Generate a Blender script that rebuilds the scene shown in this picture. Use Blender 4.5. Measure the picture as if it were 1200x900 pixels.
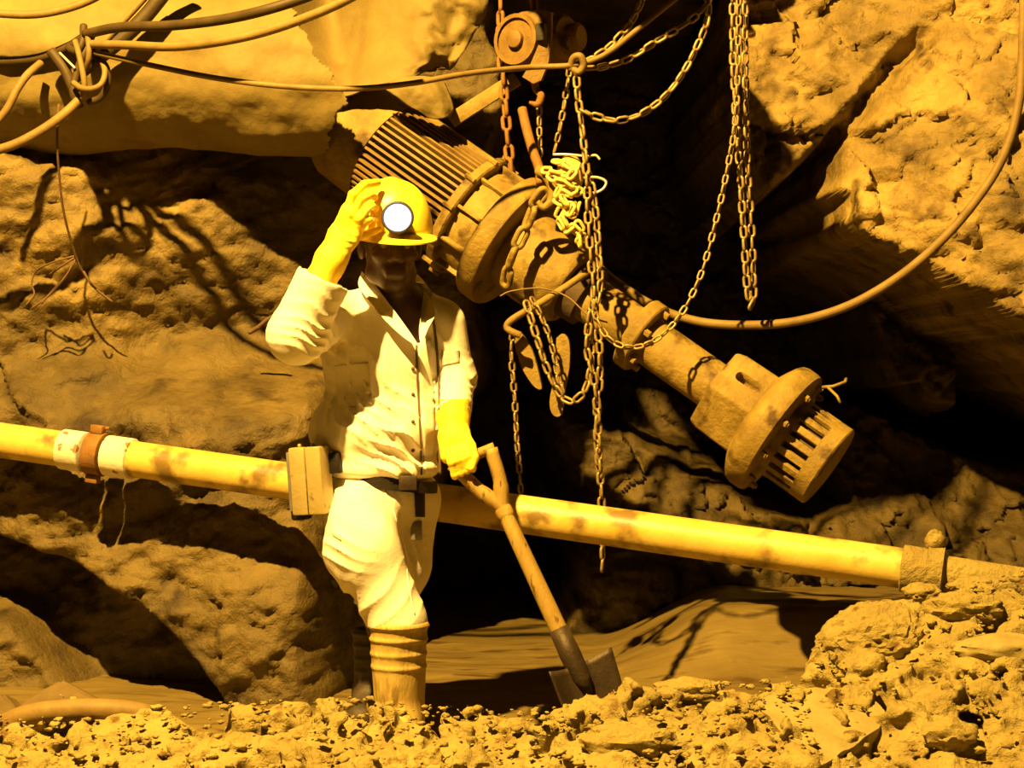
import bpy, bmesh, math, random
import numpy as np
from mathutils import Vector, Matrix, Quaternion
from mathutils.bvhtree import BVHTree

random.seed(7)
SC = bpy.context.scene
COL = SC.collection
for o in list(bpy.data.objects):
    bpy.data.objects.remove(o)

# ------------------------------------------------------------------ camera
F, CZ = 2100.0, 1.06
cam_d = bpy.data.cameras.new('camera')
cam_d.sensor_width = 36.0
cam_d.lens = 36.0 * F / 1200.0
cam_d.clip_end = 100
cam = bpy.data.objects.new('camera', cam_d)
cam.location = (0, 0, CZ)
cam.rotation_euler = (math.pi / 2, 0, 0)
COL.objects.link(cam)
SC.camera = cam

# ------------------------------------------------------------------ world, lamp, exposure
w = bpy.data.worlds.new('world')
SC.world = w
w.use_nodes = True
bg = w.node_tree.nodes['Background']
bg.inputs[0].default_value = (1.0, 0.40, 0.06, 1)
bg.inputs[1].default_value = 0.004

def lamp(name, loc, target, energy, color, radius, angle, blend=0.5):
    d = bpy.data.lights.new(name, 'SPOT')
    d.energy = energy
    d.color = color
    d.shadow_soft_size = radius
    d.spot_size = math.radians(angle)
    d.spot_blend = blend
    o = bpy.data.objects.new(name, d)
    o.location = loc
    o.rotation_euler = (Vector(target) - Vector(loc)).to_track_quat('-Z', 'Y').to_euler()
    COL.objects.link(o)
    return o

SODIUM = (1.0, 0.58, 0.12)
lamp('mine_floodlight', (-1.6, 2.4, 5.3), (0.2, 6.3, 1.2), 7400, SODIUM, 0.06, 120, 0.15)

vs = SC.view_settings
vs.view_transform = 'Standard'
vs.look = 'None'
vs.exposure = 0.0
vs.gamma = 1.0
vs.use_curve_mapping = False

# ------------------------------------------------------------------ helpers
def W(px, py, Y):
    return Vector(((px - 600.0) / F * Y, Y, CZ - (py - 450.0) / F * Y))

def smooth_path(pts, n=12):
    """Catmull-Rom through the points"""
    P = [Vector(p) for p in pts]
    if len(P) < 3:
        return [P[0].lerp(P[-1], i / n) for i in range(n + 1)]
    P = [P[0] * 2 - P[1]] + P + [P[-1] * 2 - P[-2]]
    out = []
    for i in range(1, len(P) - 2):
        a, b, c, d = P[i - 1], P[i], P[i + 1], P[i + 2]
        for k in range(n):
            t = k / n
            out.append(0.5 * ((2 * b) + (c - a) * t + (2 * a - 5 * b + 4 * c - d) * t * t + (3 * b - a - 3 * c + d) * t ** 3))
    out.append(P[-2])
    return out

def WP(lst, n=12):
    return smooth_path([W(*p) for p in lst], n)

# --- vectorised noise
def _hash(ix, iy, iz, seed):
    with np.errstate(over='ignore'):
        h = (ix.astype(np.uint32) * np.uint32(374761393) + iy.astype(np.uint32) * np.uint32(668265263)
             + iz.astype(np.uint32) * np.uint32(2147483647 - 61) + np.uint32((seed * 974711 + 12345) & 0xffffffff))
        h = (h ^ (h >> np.uint32(13))) * np.uint32(1274126177)
        h = (h ^ (h >> np.uint32(16))) * np.uint32(2246822519)
        h = h ^ (h >> np.uint32(15))
    return h

def noise(x, y, z, seed=0):
    """value noise -1..1 with smooth interpolation"""
    x, y, z = np.broadcast_arrays(np.asarray(x, np.float64), np.asarray(y, np.float64), np.asarray(z, np.float64))
    x0, y0, z0 = np.floor(x), np.floor(y), np.floor(z)
    fx, fy, fz = x - x0, y - y0, z - z0
    sx, sy, sz = [t * t * t * (t * (t * 6 - 15) + 10) for t in (fx, fy, fz)]
    ix, iy, iz = x0.astype(np.int64), y0.astype(np.int64), z0.astype(np.int64)
    r = 0
    for dx in (0, 1):
        for dy in (0, 1):
            for dz in (0, 1):
                h = _hash((ix + dx) & 0xffffffff, (iy + dy) & 0xffffffff, (iz + dz) & 0xffffffff, seed)
                gx = ((h & np.uint32(1023)).astype(np.float64) / 511.5 - 1)
                gy = (((h >> np.uint32(10)) & np.uint32(1023)).astype(np.float64) / 511.5 - 1)
                gz = (((h >> np.uint32(20)) & np.uint32(1023)).astype(np.float64) / 511.5 - 1)
                d = gx * (fx - dx) + gy * (fy - dy) + gz * (fz - dz)
                r = r + d * (sx if dx else 1 - sx) * (sy if dy else 1 - sy) * (sz if dz else 1 - sz)
    return r * 1.4

def fbm(x, y, z, octv=4, seed=0, gain=0.5, ridge=False):
    r, a, f = 0, 1.0, 1.0
    for i in range(octv):
        n = noise(x * f, y * f, z * f, seed + i)
        if ridge:
            n = 1 - 2 * np.abs(n)
        r = r + a * n
        a *= gain
        f *= 2.03
    return r

def worley(x, y, z, seed=0):
    """F1, F2 distances"""
    x, y, z = np.broadcast_arrays(np.asarray(x, np.float64), np.asarray(y, np.float64), np.asarray(z, np.float64))
    ix, iy, iz = [np.floor(t).astype(np.int64) for t in (x, y, z)]
    f1 = np.full(x.shape, 9.0)
    f2 = np.full(x.shape, 9.0)
    for dx in (-1, 0, 1):
        for dy in (-1, 0, 1):
            for dz in (-1, 0, 1):
                cx, cy, cz = ix + dx, iy + dy, iz + dz
                h = _hash(cx & 0xffffffff, cy & 0xffffffff, cz & 0xffffffff, seed)
                jx = (h & np.uint32(1023)).astype(np.float64) / 1023
                jy = ((h >> np.uint32(10)) & np.uint32(1023)).astype(np.float64) / 1023
                jz = ((h >> np.uint32(20)) & np.uint32(1023)).astype(np.float64) / 1023
                d = np.sqrt((cx + jx - x) ** 2 + (cy + jy - y) ** 2 + (cz + jz - z) ** 2)
                f2 = np.minimum(f2, np.maximum(f1, d))
                f1 = np.minimum(f1, d)
    return f1, f2

def facets(x, z, seed=0):
    """angular blocks: every cell is a randomly tilted plane"""
    ix, iz = np.floor(x).astype(np.int64), np.floor(z).astype(np.int64)
    best = np.full(x.shape, 9.0)
    h_ = np.zeros(x.shape)
    for dx in (-1, 0, 1):
        for dz in (-1, 0, 1):
            cx, cz = ix + dx, iz + dz
            h = _hash(cx & 0xffffffff, 0 * cx, cz & 0xffffffff, seed)
            r = [(((h >> np.uint32(k)) & np.uint32(255)).astype(np.float64) / 255.0) for k in (0, 8, 16, 24)]
            h2 = _hash(cx & 0xffffffff, 0 * cx + 7, cz & 0xffffffff, seed + 3)
            r4 = (h2 & np.uint32(255)).astype(np.float64) / 255.0
            ox, oz = x - cx - r[0], z - cz - r[1]
            d = ox * ox + oz * oz
            v = (r[2] - 0.5) * 1.4 * ox + (r[3] - 0.5) * 1.4 * oz + (r4 - 0.5) * 0.9 + d * 0.25
            h_ = np.where(d < best, v, h_)
            best = np.minimum(best, d)
    return h_

def sstep(a, b, x):
    t = np.clip((x - a) / (b - a), 0, 1)
    return t * t * (3 - 2 * t)

def poly_sd(px, py, poly):
    """signed distance to polygon, negative inside"""
    d = np.full(px.shape, 1e9)
    s = np.zeros(px.shape, bool)
    n = len(poly)
    for i in range(n):
        ax, ay = poly[i]
        bx, by = poly[(i + 1) % n]
        ex, ey = bx - ax, by - ay
        wx, wy = px - ax, py - ay
        t = np.clip((wx * ex + wy * ey) / (ex * ex + ey * ey + 1e-9), 0, 1)
        d = np.minimum(d, (wx - ex * t) ** 2 + (wy - ey * t) ** 2)
        c = ((ay > py) != (by > py)) & (px < (bx - ax) * (py - ay) / ((by - ay) if by != ay else 1e-9) + ax)
        s ^= c
    d = np.sqrt(d)
    return np.where(s, -d, d)

# ------------------------------------------------------------------ materials
def mat(name, c1, c2=None, scale=8.0, rough=0.8, bump=0.3, bscale=None, metal=0.0, c3=None, s3=30.0, t3=0.6, w3=0.06,
        spec=0.3, bdist=0.01, emit=None, estr=0.0, detail=6.0, stretch=None):
    m = bpy.data.materials.new(name)
    m.use_nodes = True
    nt = m.node_tree
    N, L = nt.nodes, nt.links
    b = N['Principled BSDF']
    b.inputs['Roughness'].default_value = rough
    b.inputs['Metallic'].default_value = metal
    b.inputs['Specular IOR Level'].default_value = spec
    tc = N.new('ShaderNodeTexCoord')
    src = tc.outputs['Object']
    if stretch:
        mp = N.new('ShaderNodeMapping')
        mp.inputs['Scale'].default_value = stretch
        L.new(src, mp.inputs['Vector'])
        src = mp.outputs['Vector']
    n1 = N.new('ShaderNodeTexNoise')
    n1.inputs['Scale'].default_value = scale
    n1.inputs['Detail'].default_value = detail
    n1.inputs['Roughness'].default_value = 0.62
    L.new(src, n1.inputs['Vector'])
    cr = N.new('ShaderNodeValToRGB')
    cr.color_ramp.elements[0].position = 0.32
    cr.color_ramp.elements[1].position = 0.68
    cr.color_ramp.elements[0].color = (*c1, 1)
    cr.color_ramp.elements[1].color = (*(c2 or c1), 1)
    L.new(n1.outputs['Fac'], cr.inputs['Fac'])
    colour = cr.outputs['Color']
    if c3:
        n3 = N.new('ShaderNodeTexNoise')
        n3.inputs['Scale'].default_value = s3
        n3.inputs['Detail'].default_value = 5
        L.new(src, n3.inputs['Vector'])
        r3 = N.new('ShaderNodeValToRGB')
        r3.color_ramp.elements[0].position = t3
        r3.color_ramp.elements[1].position = t3 + w3
        L.new(n3.outputs['Fac'], r3.inputs['Fac'])
        mx = N.new('ShaderNodeMix')
        mx.data_type = 'RGBA'
        L.new(r3.outputs['Color'], mx.inputs['Factor'])
        L.new(colour, mx.inputs['A'])
        mx.inputs['B'].default_value = (*c3, 1)
        colour = mx.outputs['Result']
    L.new(colour, b.inputs['Base Color'])
    if bump > 0:
        n2 = N.new('ShaderNodeTexNoise')
        n2.inputs['Scale'].default_value = bscale or scale * 5
        n2.inputs['Detail'].default_value = 8
        n2.inputs['Roughness'].default_value = 0.65
        L.new(src, n2.inputs['Vector'])
        bp = N.new('ShaderNodeBump')
        bp.inputs['Strength'].default_value = bump
        bp.inputs['Distance'].default_value = bdist
        L.new(n2.outputs['Fac'], bp.inputs['Height'])
        L.new(bp.outputs['Normal'], b.inputs['Normal'])
    if emit:
        b.inputs['Emission Color'].default_value = (*emit, 1)
        b.inputs['Emission Strength'].default_value = estr
    return m

M = {}
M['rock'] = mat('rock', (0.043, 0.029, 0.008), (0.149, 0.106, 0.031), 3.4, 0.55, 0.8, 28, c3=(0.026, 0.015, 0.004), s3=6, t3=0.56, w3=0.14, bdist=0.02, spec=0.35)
M['mud'] = mat('mud', (0.247, 0.189, 0.055), (0.370, 0.293, 0.092), 6.0, 0.85, 1.0, 40, c3=(0.152, 0.091, 0.023), s3=14, t3=0.60, w3=0.08, bdist=0.022)
M['wet_mud'] = mat('wet_mud', (0.127, 0.089, 0.026), (0.194, 0.144, 0.047), 3.0, 0.42, 0.35, 9, c3=(0.076, 0.048, 0.013), s3=4, t3=0.57, w3=0.1, bdist=0.012, spec=0.5, stretch=(1, 3.5, 1))
M['stone'] = mat('stone', (0.214, 0.169, 0.060), (0.294, 0.242, 0.089), 9.0, 0.75, 0.5, 40, bdist=0.008)
M['dark_stone'] = mat('dark_stone', (0.080, 0.052, 0.018), (0.140, 0.095, 0.030), 9.0, 0.75, 0.5, 40, bdist=0.008)
M['duct'] = mat('duct_canvas', (0.137, 0.100, 0.029), (0.195, 0.148, 0.045), 4.0, 0.7, 0.5, 30, c3=(0.158, 0.100, 0.026), s3=5, t3=0.63, w3=0.1, bdist=0.006)
M['pump'] = mat('pump_iron', (0.145, 0.095, 0.020), (0.300, 0.214, 0.048), 8.0, 0.6, 0.7, 55, c3=(0.075, 0.043, 0.010), s3=9, t3=0.56, w3=0.10, bdist=0.008)
M['pump_dark'] = mat('pump_inside', (0.05, 0.035, 0.02), (0.09, 0.06, 0.03), 12, 0.8, 0.3)
M['fin'] = mat('motor_fin', (0.146, 0.090, 0.028), (0.224, 0.149, 0.045), 12, 0.6, 0.3, 60)
M['yellow_pipe'] = mat('yellow_paint', (0.46, 0.32, 0.05), (0.62, 0.47, 0.12), 5, 0.42, 0.3, 50, c3=(0.17, 0.11, 0.03), s3=8, t3=0.50, w3=0.14, bdist=0.004, spec=0.4)
M['white_paint'] = mat('chipped_white_paint', (0.62, 0.56, 0.44), (0.78, 0.72, 0.60), 14, 0.6, 0.5, 60, c3=(0.25, 0.14, 0.07), s3=22, t3=0.60, w3=0.05, bdist=0.004)
M['rust'] = mat('rust', (0.140, 0.067, 0.018), (0.238, 0.120, 0.028), 18, 0.75, 0.6, 70, bdist=0.005)
M['chain'] = mat('chain_steel', (0.204, 0.137, 0.048), (0.336, 0.251, 0.096), 40, 0.45, 0.4, 150, metal=0.35, bdist=0.002, spec=0.5)
M['chain_mud'] = mat('chain_muddy', (0.500, 0.361, 0.090), (0.720, 0.551, 0.160), 30, 0.6, 0.4, 120, bdist=0.002)
M['cable'] = mat('cable_rubber', (0.135, 0.085, 0.025), (0.207, 0.142, 0.043), 14, 0.6, 0.4, 80, bdist=0.003)
M['cable_dark'] = mat('cable_dark', (0.032, 0.020, 0.006), (0.056, 0.036, 0.011), 14, 0.6, 0.3, 80, bdist=0.003)
M['root'] = mat('root', (0.084, 0.049, 0.025), (0.140, 0.084, 0.042), 20, 0.9, 0.3)
M['wire'] = mat('bright_wire', (0.60, 0.55, 0.45), (0.7, 0.65, 0.55), 20, 0.4, 0.1, metal=0.4)
M['hoist'] = mat('hoist_paint', (0.120, 0.068, 0.015), (0.204, 0.125, 0.027), 14, 0.55, 0.4, 60, c3=(0.060, 0.034, 0.009), s3=14, t3=0.58)
M['shirt'] = mat('shirt_cloth', (0.70, 0.66, 0.56), (0.84, 0.80, 0.70), 7, 0.9, 0.35, 120, c3=(0.46, 0.38, 0.26), s3=5, t3=0.60, w3=0.15, bdist=0.003, spec=0.1)
M['trousers'] = mat('trouser_cloth', (0.72, 0.68, 0.58), (0.86, 0.82, 0.72), 7, 0.9, 0.35, 120, c3=(0.44, 0.36, 0.24), s3=6, t3=0.62, w3=0.15, bdist=0.003, spec=0.1)
M['seam'] = mat('dark_seam', (0.08, 0.05, 0.03), (0.12, 0.08, 0.05), 20, 0.9, 0.2)
M['undershirt'] = mat('dark_undershirt', (0.035, 0.025, 0.02), (0.06, 0.045, 0.03), 20, 0.9, 0.2)
M['skin'] = mat('dark_skin', (0.051, 0.025, 0.015), (0.072, 0.036, 0.022), 20, 0.5, 0.15, 150, bdist=0.002, spec=0.4)
M['hair'] = mat('hair', (0.012, 0.01, 0.009), (0.02, 0.017, 0.015), 60, 0.8, 0.6, 200)
M['eye'] = mat('eye', (0.250, 0.230, 0.210), (0.250, 0.230, 0.210), 5, 0.3, 0)
M['glove'] = mat('yellow_glove', (0.86, 0.58, 0.02), (0.95, 0.70, 0.05), 10, 0.6, 0.4, 90, c3=(0.40, 0.22, 0.05), s3=9, t3=0.68, w3=0.1, bdist=0.004, spec=0.3)
M['helmet'] = mat('yellow_helmet', (0.88, 0.66, 0.03), (0.95, 0.76, 0.06), 6, 0.38, 0.1, 40, c3=(0.5, 0.36, 0.08), s3=12, t3=0.68, w3=0.08, bdist=0.002, spec=0.5)
M['black'] = mat('black_rubber', (0.02, 0.018, 0.016), (0.04, 0.035, 0.03), 20, 0.5, 0.2)
M['lens'] = mat('lamp_lens', (0.9, 0.95, 1.0), (0.9, 0.95, 1.0), 5, 0.2, 0, emit=(0.86, 0.94, 1.0), estr=2.2)
M['boot'] = mat('muddy_boot', (0.313, 0.218, 0.060), (0.515, 0.393, 0.124), 10, 0.6, 0.7, 60, c3=(0.110, 0.061, 0.016), s3=11, t3=0.57, w3=0.08, bdist=0.006, stretch=(1.472, 1.398, 0.230))
M['boot_dark'] = mat('dark_boot', (0.030, 0.022, 0.015), (0.065, 0.050, 0.033), 10, 0.55, 0.5, 60, bdist=0.006)
M['leather'] = mat('dark_belt', (0.006, 0.004, 0.002), (0.011, 0.007, 0.004), 20, 0.6, 0.3)
M['battery'] = mat('battery_case', (0.319, 0.255, 0.102), (0.395, 0.321, 0.134), 9, 0.45, 0.2, 60, metal=0.2, c3=(0.191, 0.122, 0.038), s3=16, t3=0.64)
M['battery_side'] = mat('battery_side', (0.18, 0.17, 0.16), (0.3, 0.29, 0.28), 9, 0.35, 0.2, metal=0.5)
M['wood'] = mat('shovel_wood', (0.235, 0.154, 0.036), (0.325, 0.229, 0.059), 10, 0.6, 0.5, 70, c3=(0.101, 0.053, 0.013), s3=16, t3=0.60, bdist=0.004, stretch=(3, 3, 0.7))
M['shovel_steel'] = mat('shovel_steel', (0.029, 0.019, 0.012), (0.055, 0.038, 0.023), 14, 0.5, 0.5, 80, metal=0.3, bdist=0.004)

# ------------------------------------------------------------------ object building
OFF = {}

def link(o):
    COL.objects.link(o)
    return o

def thing(name, loc, label, cat, group=None):
    o = link(bpy.data.objects.new(name, None))
    o.empty_display_size = 0.05
    o.location = loc
    OFF[o] = Vector(loc)
    o['label'] = label
    o['category'] = cat
    if group:
        o['group'] = group
    return o

def np_mesh(name, verts, faces, smooth=True):
    me = bpy.data.meshes.new(name)
    v = np.asarray(verts, np.float32).reshape(-1, 3)
    if isinstance(faces, np.ndarray):
        k = faces.shape[1]
        me.vertices.add(len(v))
        me.vertices.foreach_set('co', v.ravel())
        me.loops.add(faces.size)
        me.loops.foreach_set('vertex_index', faces.ravel().astype(np.int32))
        me.polygons.add(len(faces))
        me.polygons.foreach_set('loop_start', np.arange(0, faces.size, k, dtype=np.int32))
        me.polygons.foreach_set('loop_total', np.full(len(faces), k, np.int32))
        me.update(calc_edges=True)
        me.validate()
    else:
        me.from_pydata([tuple(map(float, p)) for p in v], [], faces)
        me.update()
    if smooth:
        me.polygons.foreach_set('use_smooth', np.ones(len(me.polygons), bool))
    return me

def add(name, geo, m, parent=None, smooth=True, label=None, cat=None, group=None, kind=None, origin=None, sharp=None):
    """geo = (verts in world space, faces). With a parent the mesh becomes its part."""
    v, f = geo
    v = np.asarray(v, np.float64).reshape(-1, 3)
    if parent is not None:
        off = OFF[parent]
    elif origin is not None:
        off = Vector(origin)
    else:
        off = Vector(((v[:, 0].min() + v[:, 0].max()) / 2, (v[:, 1].min() + v[:, 1].max()) / 2, v[:, 2].min()))
    me = np_mesh(name, v - np.array(off)[None], f, smooth)
    if smooth and sharp:
        me.set_sharp_from_angle(angle=math.radians(sharp))
    me.materials.append(M[m])
    o = link(bpy.data.objects.new(name, me))
    OFF[o] = off
    if parent is not None:
        o.parent = parent
    else:
        o.location = off
    if label:
        o['label'] = label
    if cat:
        o['category'] = cat
    if group:
        o['group'] = group
    if kind:
        o['kind'] = kind
    return o

def join(*geos):
    V, Fc, n = [], [], 0
    for v, f in geos:
        v = np.asarray(v, np.float64).reshape(-1, 3)
        V.append(v)
        Fc += [tuple(int(i) + n for i in q) for q in f]
        n += len(v)
    return np.concatenate(V), Fc

def frames(P):
    P = [Vector(p) for p in P]
    T = []
    for i in range(len(P)):
        a, b = P[max(0, i - 1)], P[min(len(P) - 1, i + 1)]
        t = b - a
        T.append(t.normalized() if t.length > 1e-9 else Vector((0, 0, 1)))
    u = T[0].orthogonal().normalized()
    out = []
    for i, t in enumerate(T):
        u = (u - t * u.dot(t))
        u = u.normalized() if u.length > 1e-9 else t.orthogonal().normalized()
        out.append((P[i], t, u, t.cross(u)))
    return out

def tube(P, r, seg=10, caps=True):
    fr = frames(P)
    V, Fc = [], []
    for i, (p, t, u, v) in enumerate(fr):
        rr = r[i] if hasattr(r, '__len__') else r
        for k in range(seg):
            a = 2 * math.pi * k / seg
            V.append(p + u * (math.cos(a) * rr) + v * (math.sin(a) * rr))
    n = len(fr)
    for i in range(n - 1):
        for k in range(seg):
            k2 = (k + 1) % seg
            Fc.append((i * seg + k, i * seg + k2, (i + 1) * seg + k2, (i + 1) * seg + k))
    if caps:
        Fc.append(tuple(reversed(range(seg))))
        Fc.append(tuple((n - 1) * seg + k for k in range(seg)))
    return V, Fc

def lathe(prof, O, A, seg=40, phase=0.0, ref=None, caps=True):
    """prof: list of (t, r) along unit axis A from O"""
    A = Vector(A).normalized()
    u = (Vector(ref) - A * A.dot(Vector(ref))).normalized() if ref is not None else A.orthogonal().normalized()
    v = A.cross(u)
    V, Fc = [], []
    for t, r in prof:
        for k in range(seg):
            a = 2 * math.pi * k / seg + phase
            V.append(Vector(O) + A * t + u * (math.cos(a) * r) + v * (math.sin(a) * r))
    n = len(prof)
    for i in range(n - 1):
        for k in range(seg):
            k2 = (k + 1) % seg
            Fc.append((i * seg + k, i * seg + k2, (i + 1) * seg + k2, (i + 1) * seg + k))
    if caps:
        Fc.append(tuple(reversed(range(seg))))
        Fc.append(tuple((n - 1) * seg + k for k in range(seg)))
    return V, Fc

def box(c, X, Y, Z, hx, hy, hz, bev=0.0, seg=2):
    """box with centre c and half sizes along unit axes"""
    bm = bmesh.new()
    bmesh.ops.create_cube(bm, size=2.0)
    bmesh.ops.scale(bm, vec=(hx, hy, hz), verts=bm.verts)
    if bev > 0:
        bmesh.ops.bevel(bm, geom=bm.edges[:], offset=bev, segments=seg, affect='EDGES', profile=0.5)
    X, Y, Z, c = Vector(X), Vector(Y), Vector(Z), Vector(c)
    bm.verts.index_update()
    V = [c + X * p.co.x + Y * p.co.y + Z * p.co.z for p in bm.verts]
    Fc = [tuple(q.index for q in f.verts) for f in bm.faces]
    bm.free()
    return V, Fc

EX, EY, EZ = Vector((1, 0, 0)), Vector((0, 1, 0)), Vector((0, 0, 1))

def extrude_poly(pts, d):
    """pts: world polygon; d: thickness vector"""
    n = len(pts)
    V = [Vector(p) for p in pts] + [Vector(p) + Vector(d) for p in pts]
    Fc = [tuple(range(n)), tuple(reversed(range(n, 2 * n)))]
    Fc += [(i, i + n, (i + 1) % n + n, (i + 1) % n) for i in range(n)]
    return V, Fc

def ico(c, r, sub=3, seed=0, amp=0.15, fq=2.0, squash=(1, 1, 1), facet=0.0):
    bm = bmesh.new()
    bmesh.ops.create_icosphere(bm, subdivisions=sub, radius=1.0)
    bm.verts.index_update()
    p = np.array([v.co[:] for v in bm.verts])
    Fc = [tuple(q.index for q in f.verts) for f in bm.faces]
    bm.free()
    n = fbm(p[:, 0] * fq + seed * 7.1, p[:, 1] * fq, p[:, 2] * fq, 4, seed)
    if facet:
        f1, f2 = worley(p[:, 0] * 1.3 + seed * 3.7, p[:, 1] * 1.3, p[:, 2] * 1.3, seed)
        n = n - facet * f1
    p = p * (1 + amp * n)[:, None] * np.array(squash)[None] * r + np.array(c)[None]
    return p, Fc

def grid_faces(nu, nv):
    i = np.arange(nu - 1)[:, None] * nv + np.arange(nv - 1)[None]
    return np.stack([i, i + 1, i + nv + 1, i + nv], -1).reshape(-1, 4)

# --- SDF modelling with naive surface nets
class Grid:
    def __init__(s, lo, hi, h):
        s.lo = np.array(lo, float)
        s.h = h
        n = np.ceil((np.array(hi) - s.lo) / h).astype(int) + 1
        s.x = (s.lo[0] + h * np.arange(n[0]))[:, None, None].astype(np.float32)
        s.y = (s.lo[1] + h * np.arange(n[1]))[None, :, None].astype(np.float32)
        s.z = (s.lo[2] + h * np.arange(n[2]))[None, None, :].astype(np.float32)
        s.n = n
    def cone(s, a, b, ra, rb, sy=1.0):
        a, b = Vector(a), Vector(b)
        d = b - a
        L2 = d.x ** 2 + (d.y * sy) ** 2 + d.z ** 2 + 1e-12
        X, Y, Z = s.x - a.x, (s.y - a.y) * sy, s.z - a.z
        t = np.clip((X * d.x + Y * d.y * sy + Z * d.z) / L2, 0, 1)
        return np.sqrt((X - t * d.x) ** 2 + (Y - t * d.y * sy) ** 2 + (Z - t * d.z) ** 2) - (ra + (rb - ra) * t)
    def ell(s, c, r, R=None):
        X, Y, Z = s.loc(c, R)
        k = np.sqrt((X / r[0]) ** 2 + (Y / r[1]) ** 2 + (Z / r[2]) ** 2)
        return (k - 1) * min(r) * 1.0
    def loc(s, c, R=None):
        X, Y, Z = s.x - c[0], s.y - c[1], s.z - c[2]
        if R is None:
            return X, Y, Z
        return [X * R[i][0] + Y * R[i][1] + Z * R[i][2] for i in range(3)]
    def box(s, c, hs, r=0.0, R=None):
        X, Y, Z = s.loc(c, R)
        q = [np.abs(t) - (h - r) for t, h in zip((X, Y, Z), hs)]
        return (np.sqrt(sum(np.maximum(t, 0) ** 2 for t in q)) + np.minimum(np.maximum(np.maximum(q[0], q[1]), q[2]), 0)) - r
    def mesh(s, f):
        f = np.broadcast_to(f, tuple(s.n)).astype(np.float32)
        ins = f < 0
        nx, ny, nz = s.n - 1
        cnt = np.zeros((nx, ny, nz), np.int8)
        sl = lambda d: slice(d, None if d else -1)
        for a in (0, 1):
            for b in (0, 1):
                for c in (0, 1):
                    cnt += ins[sl(a), sl(b), sl(c)]
        act = (cnt > 0) & (cnt < 8)
        ci = np.argwhere(act)
        idx = np.full((nx, ny, nz), -1, np.int64)
        idx[act] = np.arange(len(ci))
        acc = np.zeros((len(ci), 3))
        num = np.zeros(len(ci))
        cor = [(a, b, c) for a in (0, 1) for b in (0, 1) for c in (0, 1)]
        for p in cor:
            for ax in range(3):
                if p[ax]:
                    continue
                q = list(p)
                q[ax] = 1
                fa = f[ci[:, 0] + p[0], ci[:, 1] + p[1], ci[:, 2] + p[2]]
                fb = f[ci[:, 0] + q[0], ci[:, 1] + q[1], ci[:, 2] + q[2]]
                m = (fa < 0) != (fb < 0)
                t = np.where(m, fa / np.where(m, fa - fb, 1), 0)
                pt = np.array(p)[None] + np.eye(3)[ax][None] * t[:, None]
                acc += pt * m[:, None]
                num += m
        V = s.lo + s.h * (ci + acc / num[:, None])
        Fs = []
        for ax in range(3):
            a, b = (ax + 1) % 3, (ax + 2) % 3
            s0 = [slice(None)] * 3
            s1 = [slice(None)] * 3
            s0[ax], s1[ax] = slice(0, -1), slice(1, None)
            e = np.argwhere(ins[tuple(s0)] != ins[tuple(s1)])
            ok = (e[:, a] > 0) & (e[:, b] > 0) & (e[:, a] < s.n[a] - 1) & (e[:, b] < s.n[b] - 1)
            e = e[ok]
            if not len(e):
                continue
            c = []
            for da, db in ((-1, -1), (0, -1), (0, 0), (-1, 0)):
                k = e.copy()
                k[:, a] += da
                k[:, b] += db
                c.append(idx[k[:, 0], k[:, 1], k[:, 2]])
            q = np.stack(c, 1)
            inside0 = ins[e[:, 0], e[:, 1], e[:, 2]]
            q = np.where(inside0[:, None], q, q[:, ::-1])
            Fs.append(q)
        return V, np.concatenate(Fs)

def su(a, b, k):
    h = np.clip(0.5 + 0.5 * (b - a) / k, 0, 1)
    return b * (1 - h) + a * h - k * h * (1 - h)

def sdiff(a, b, k):
    return -su(-a, b, k)

def bounds(pts, pad):
    p = np.array([tuple(q) for q in pts])
    return p.min(0) - pad, p.max(0) + pad

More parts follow.
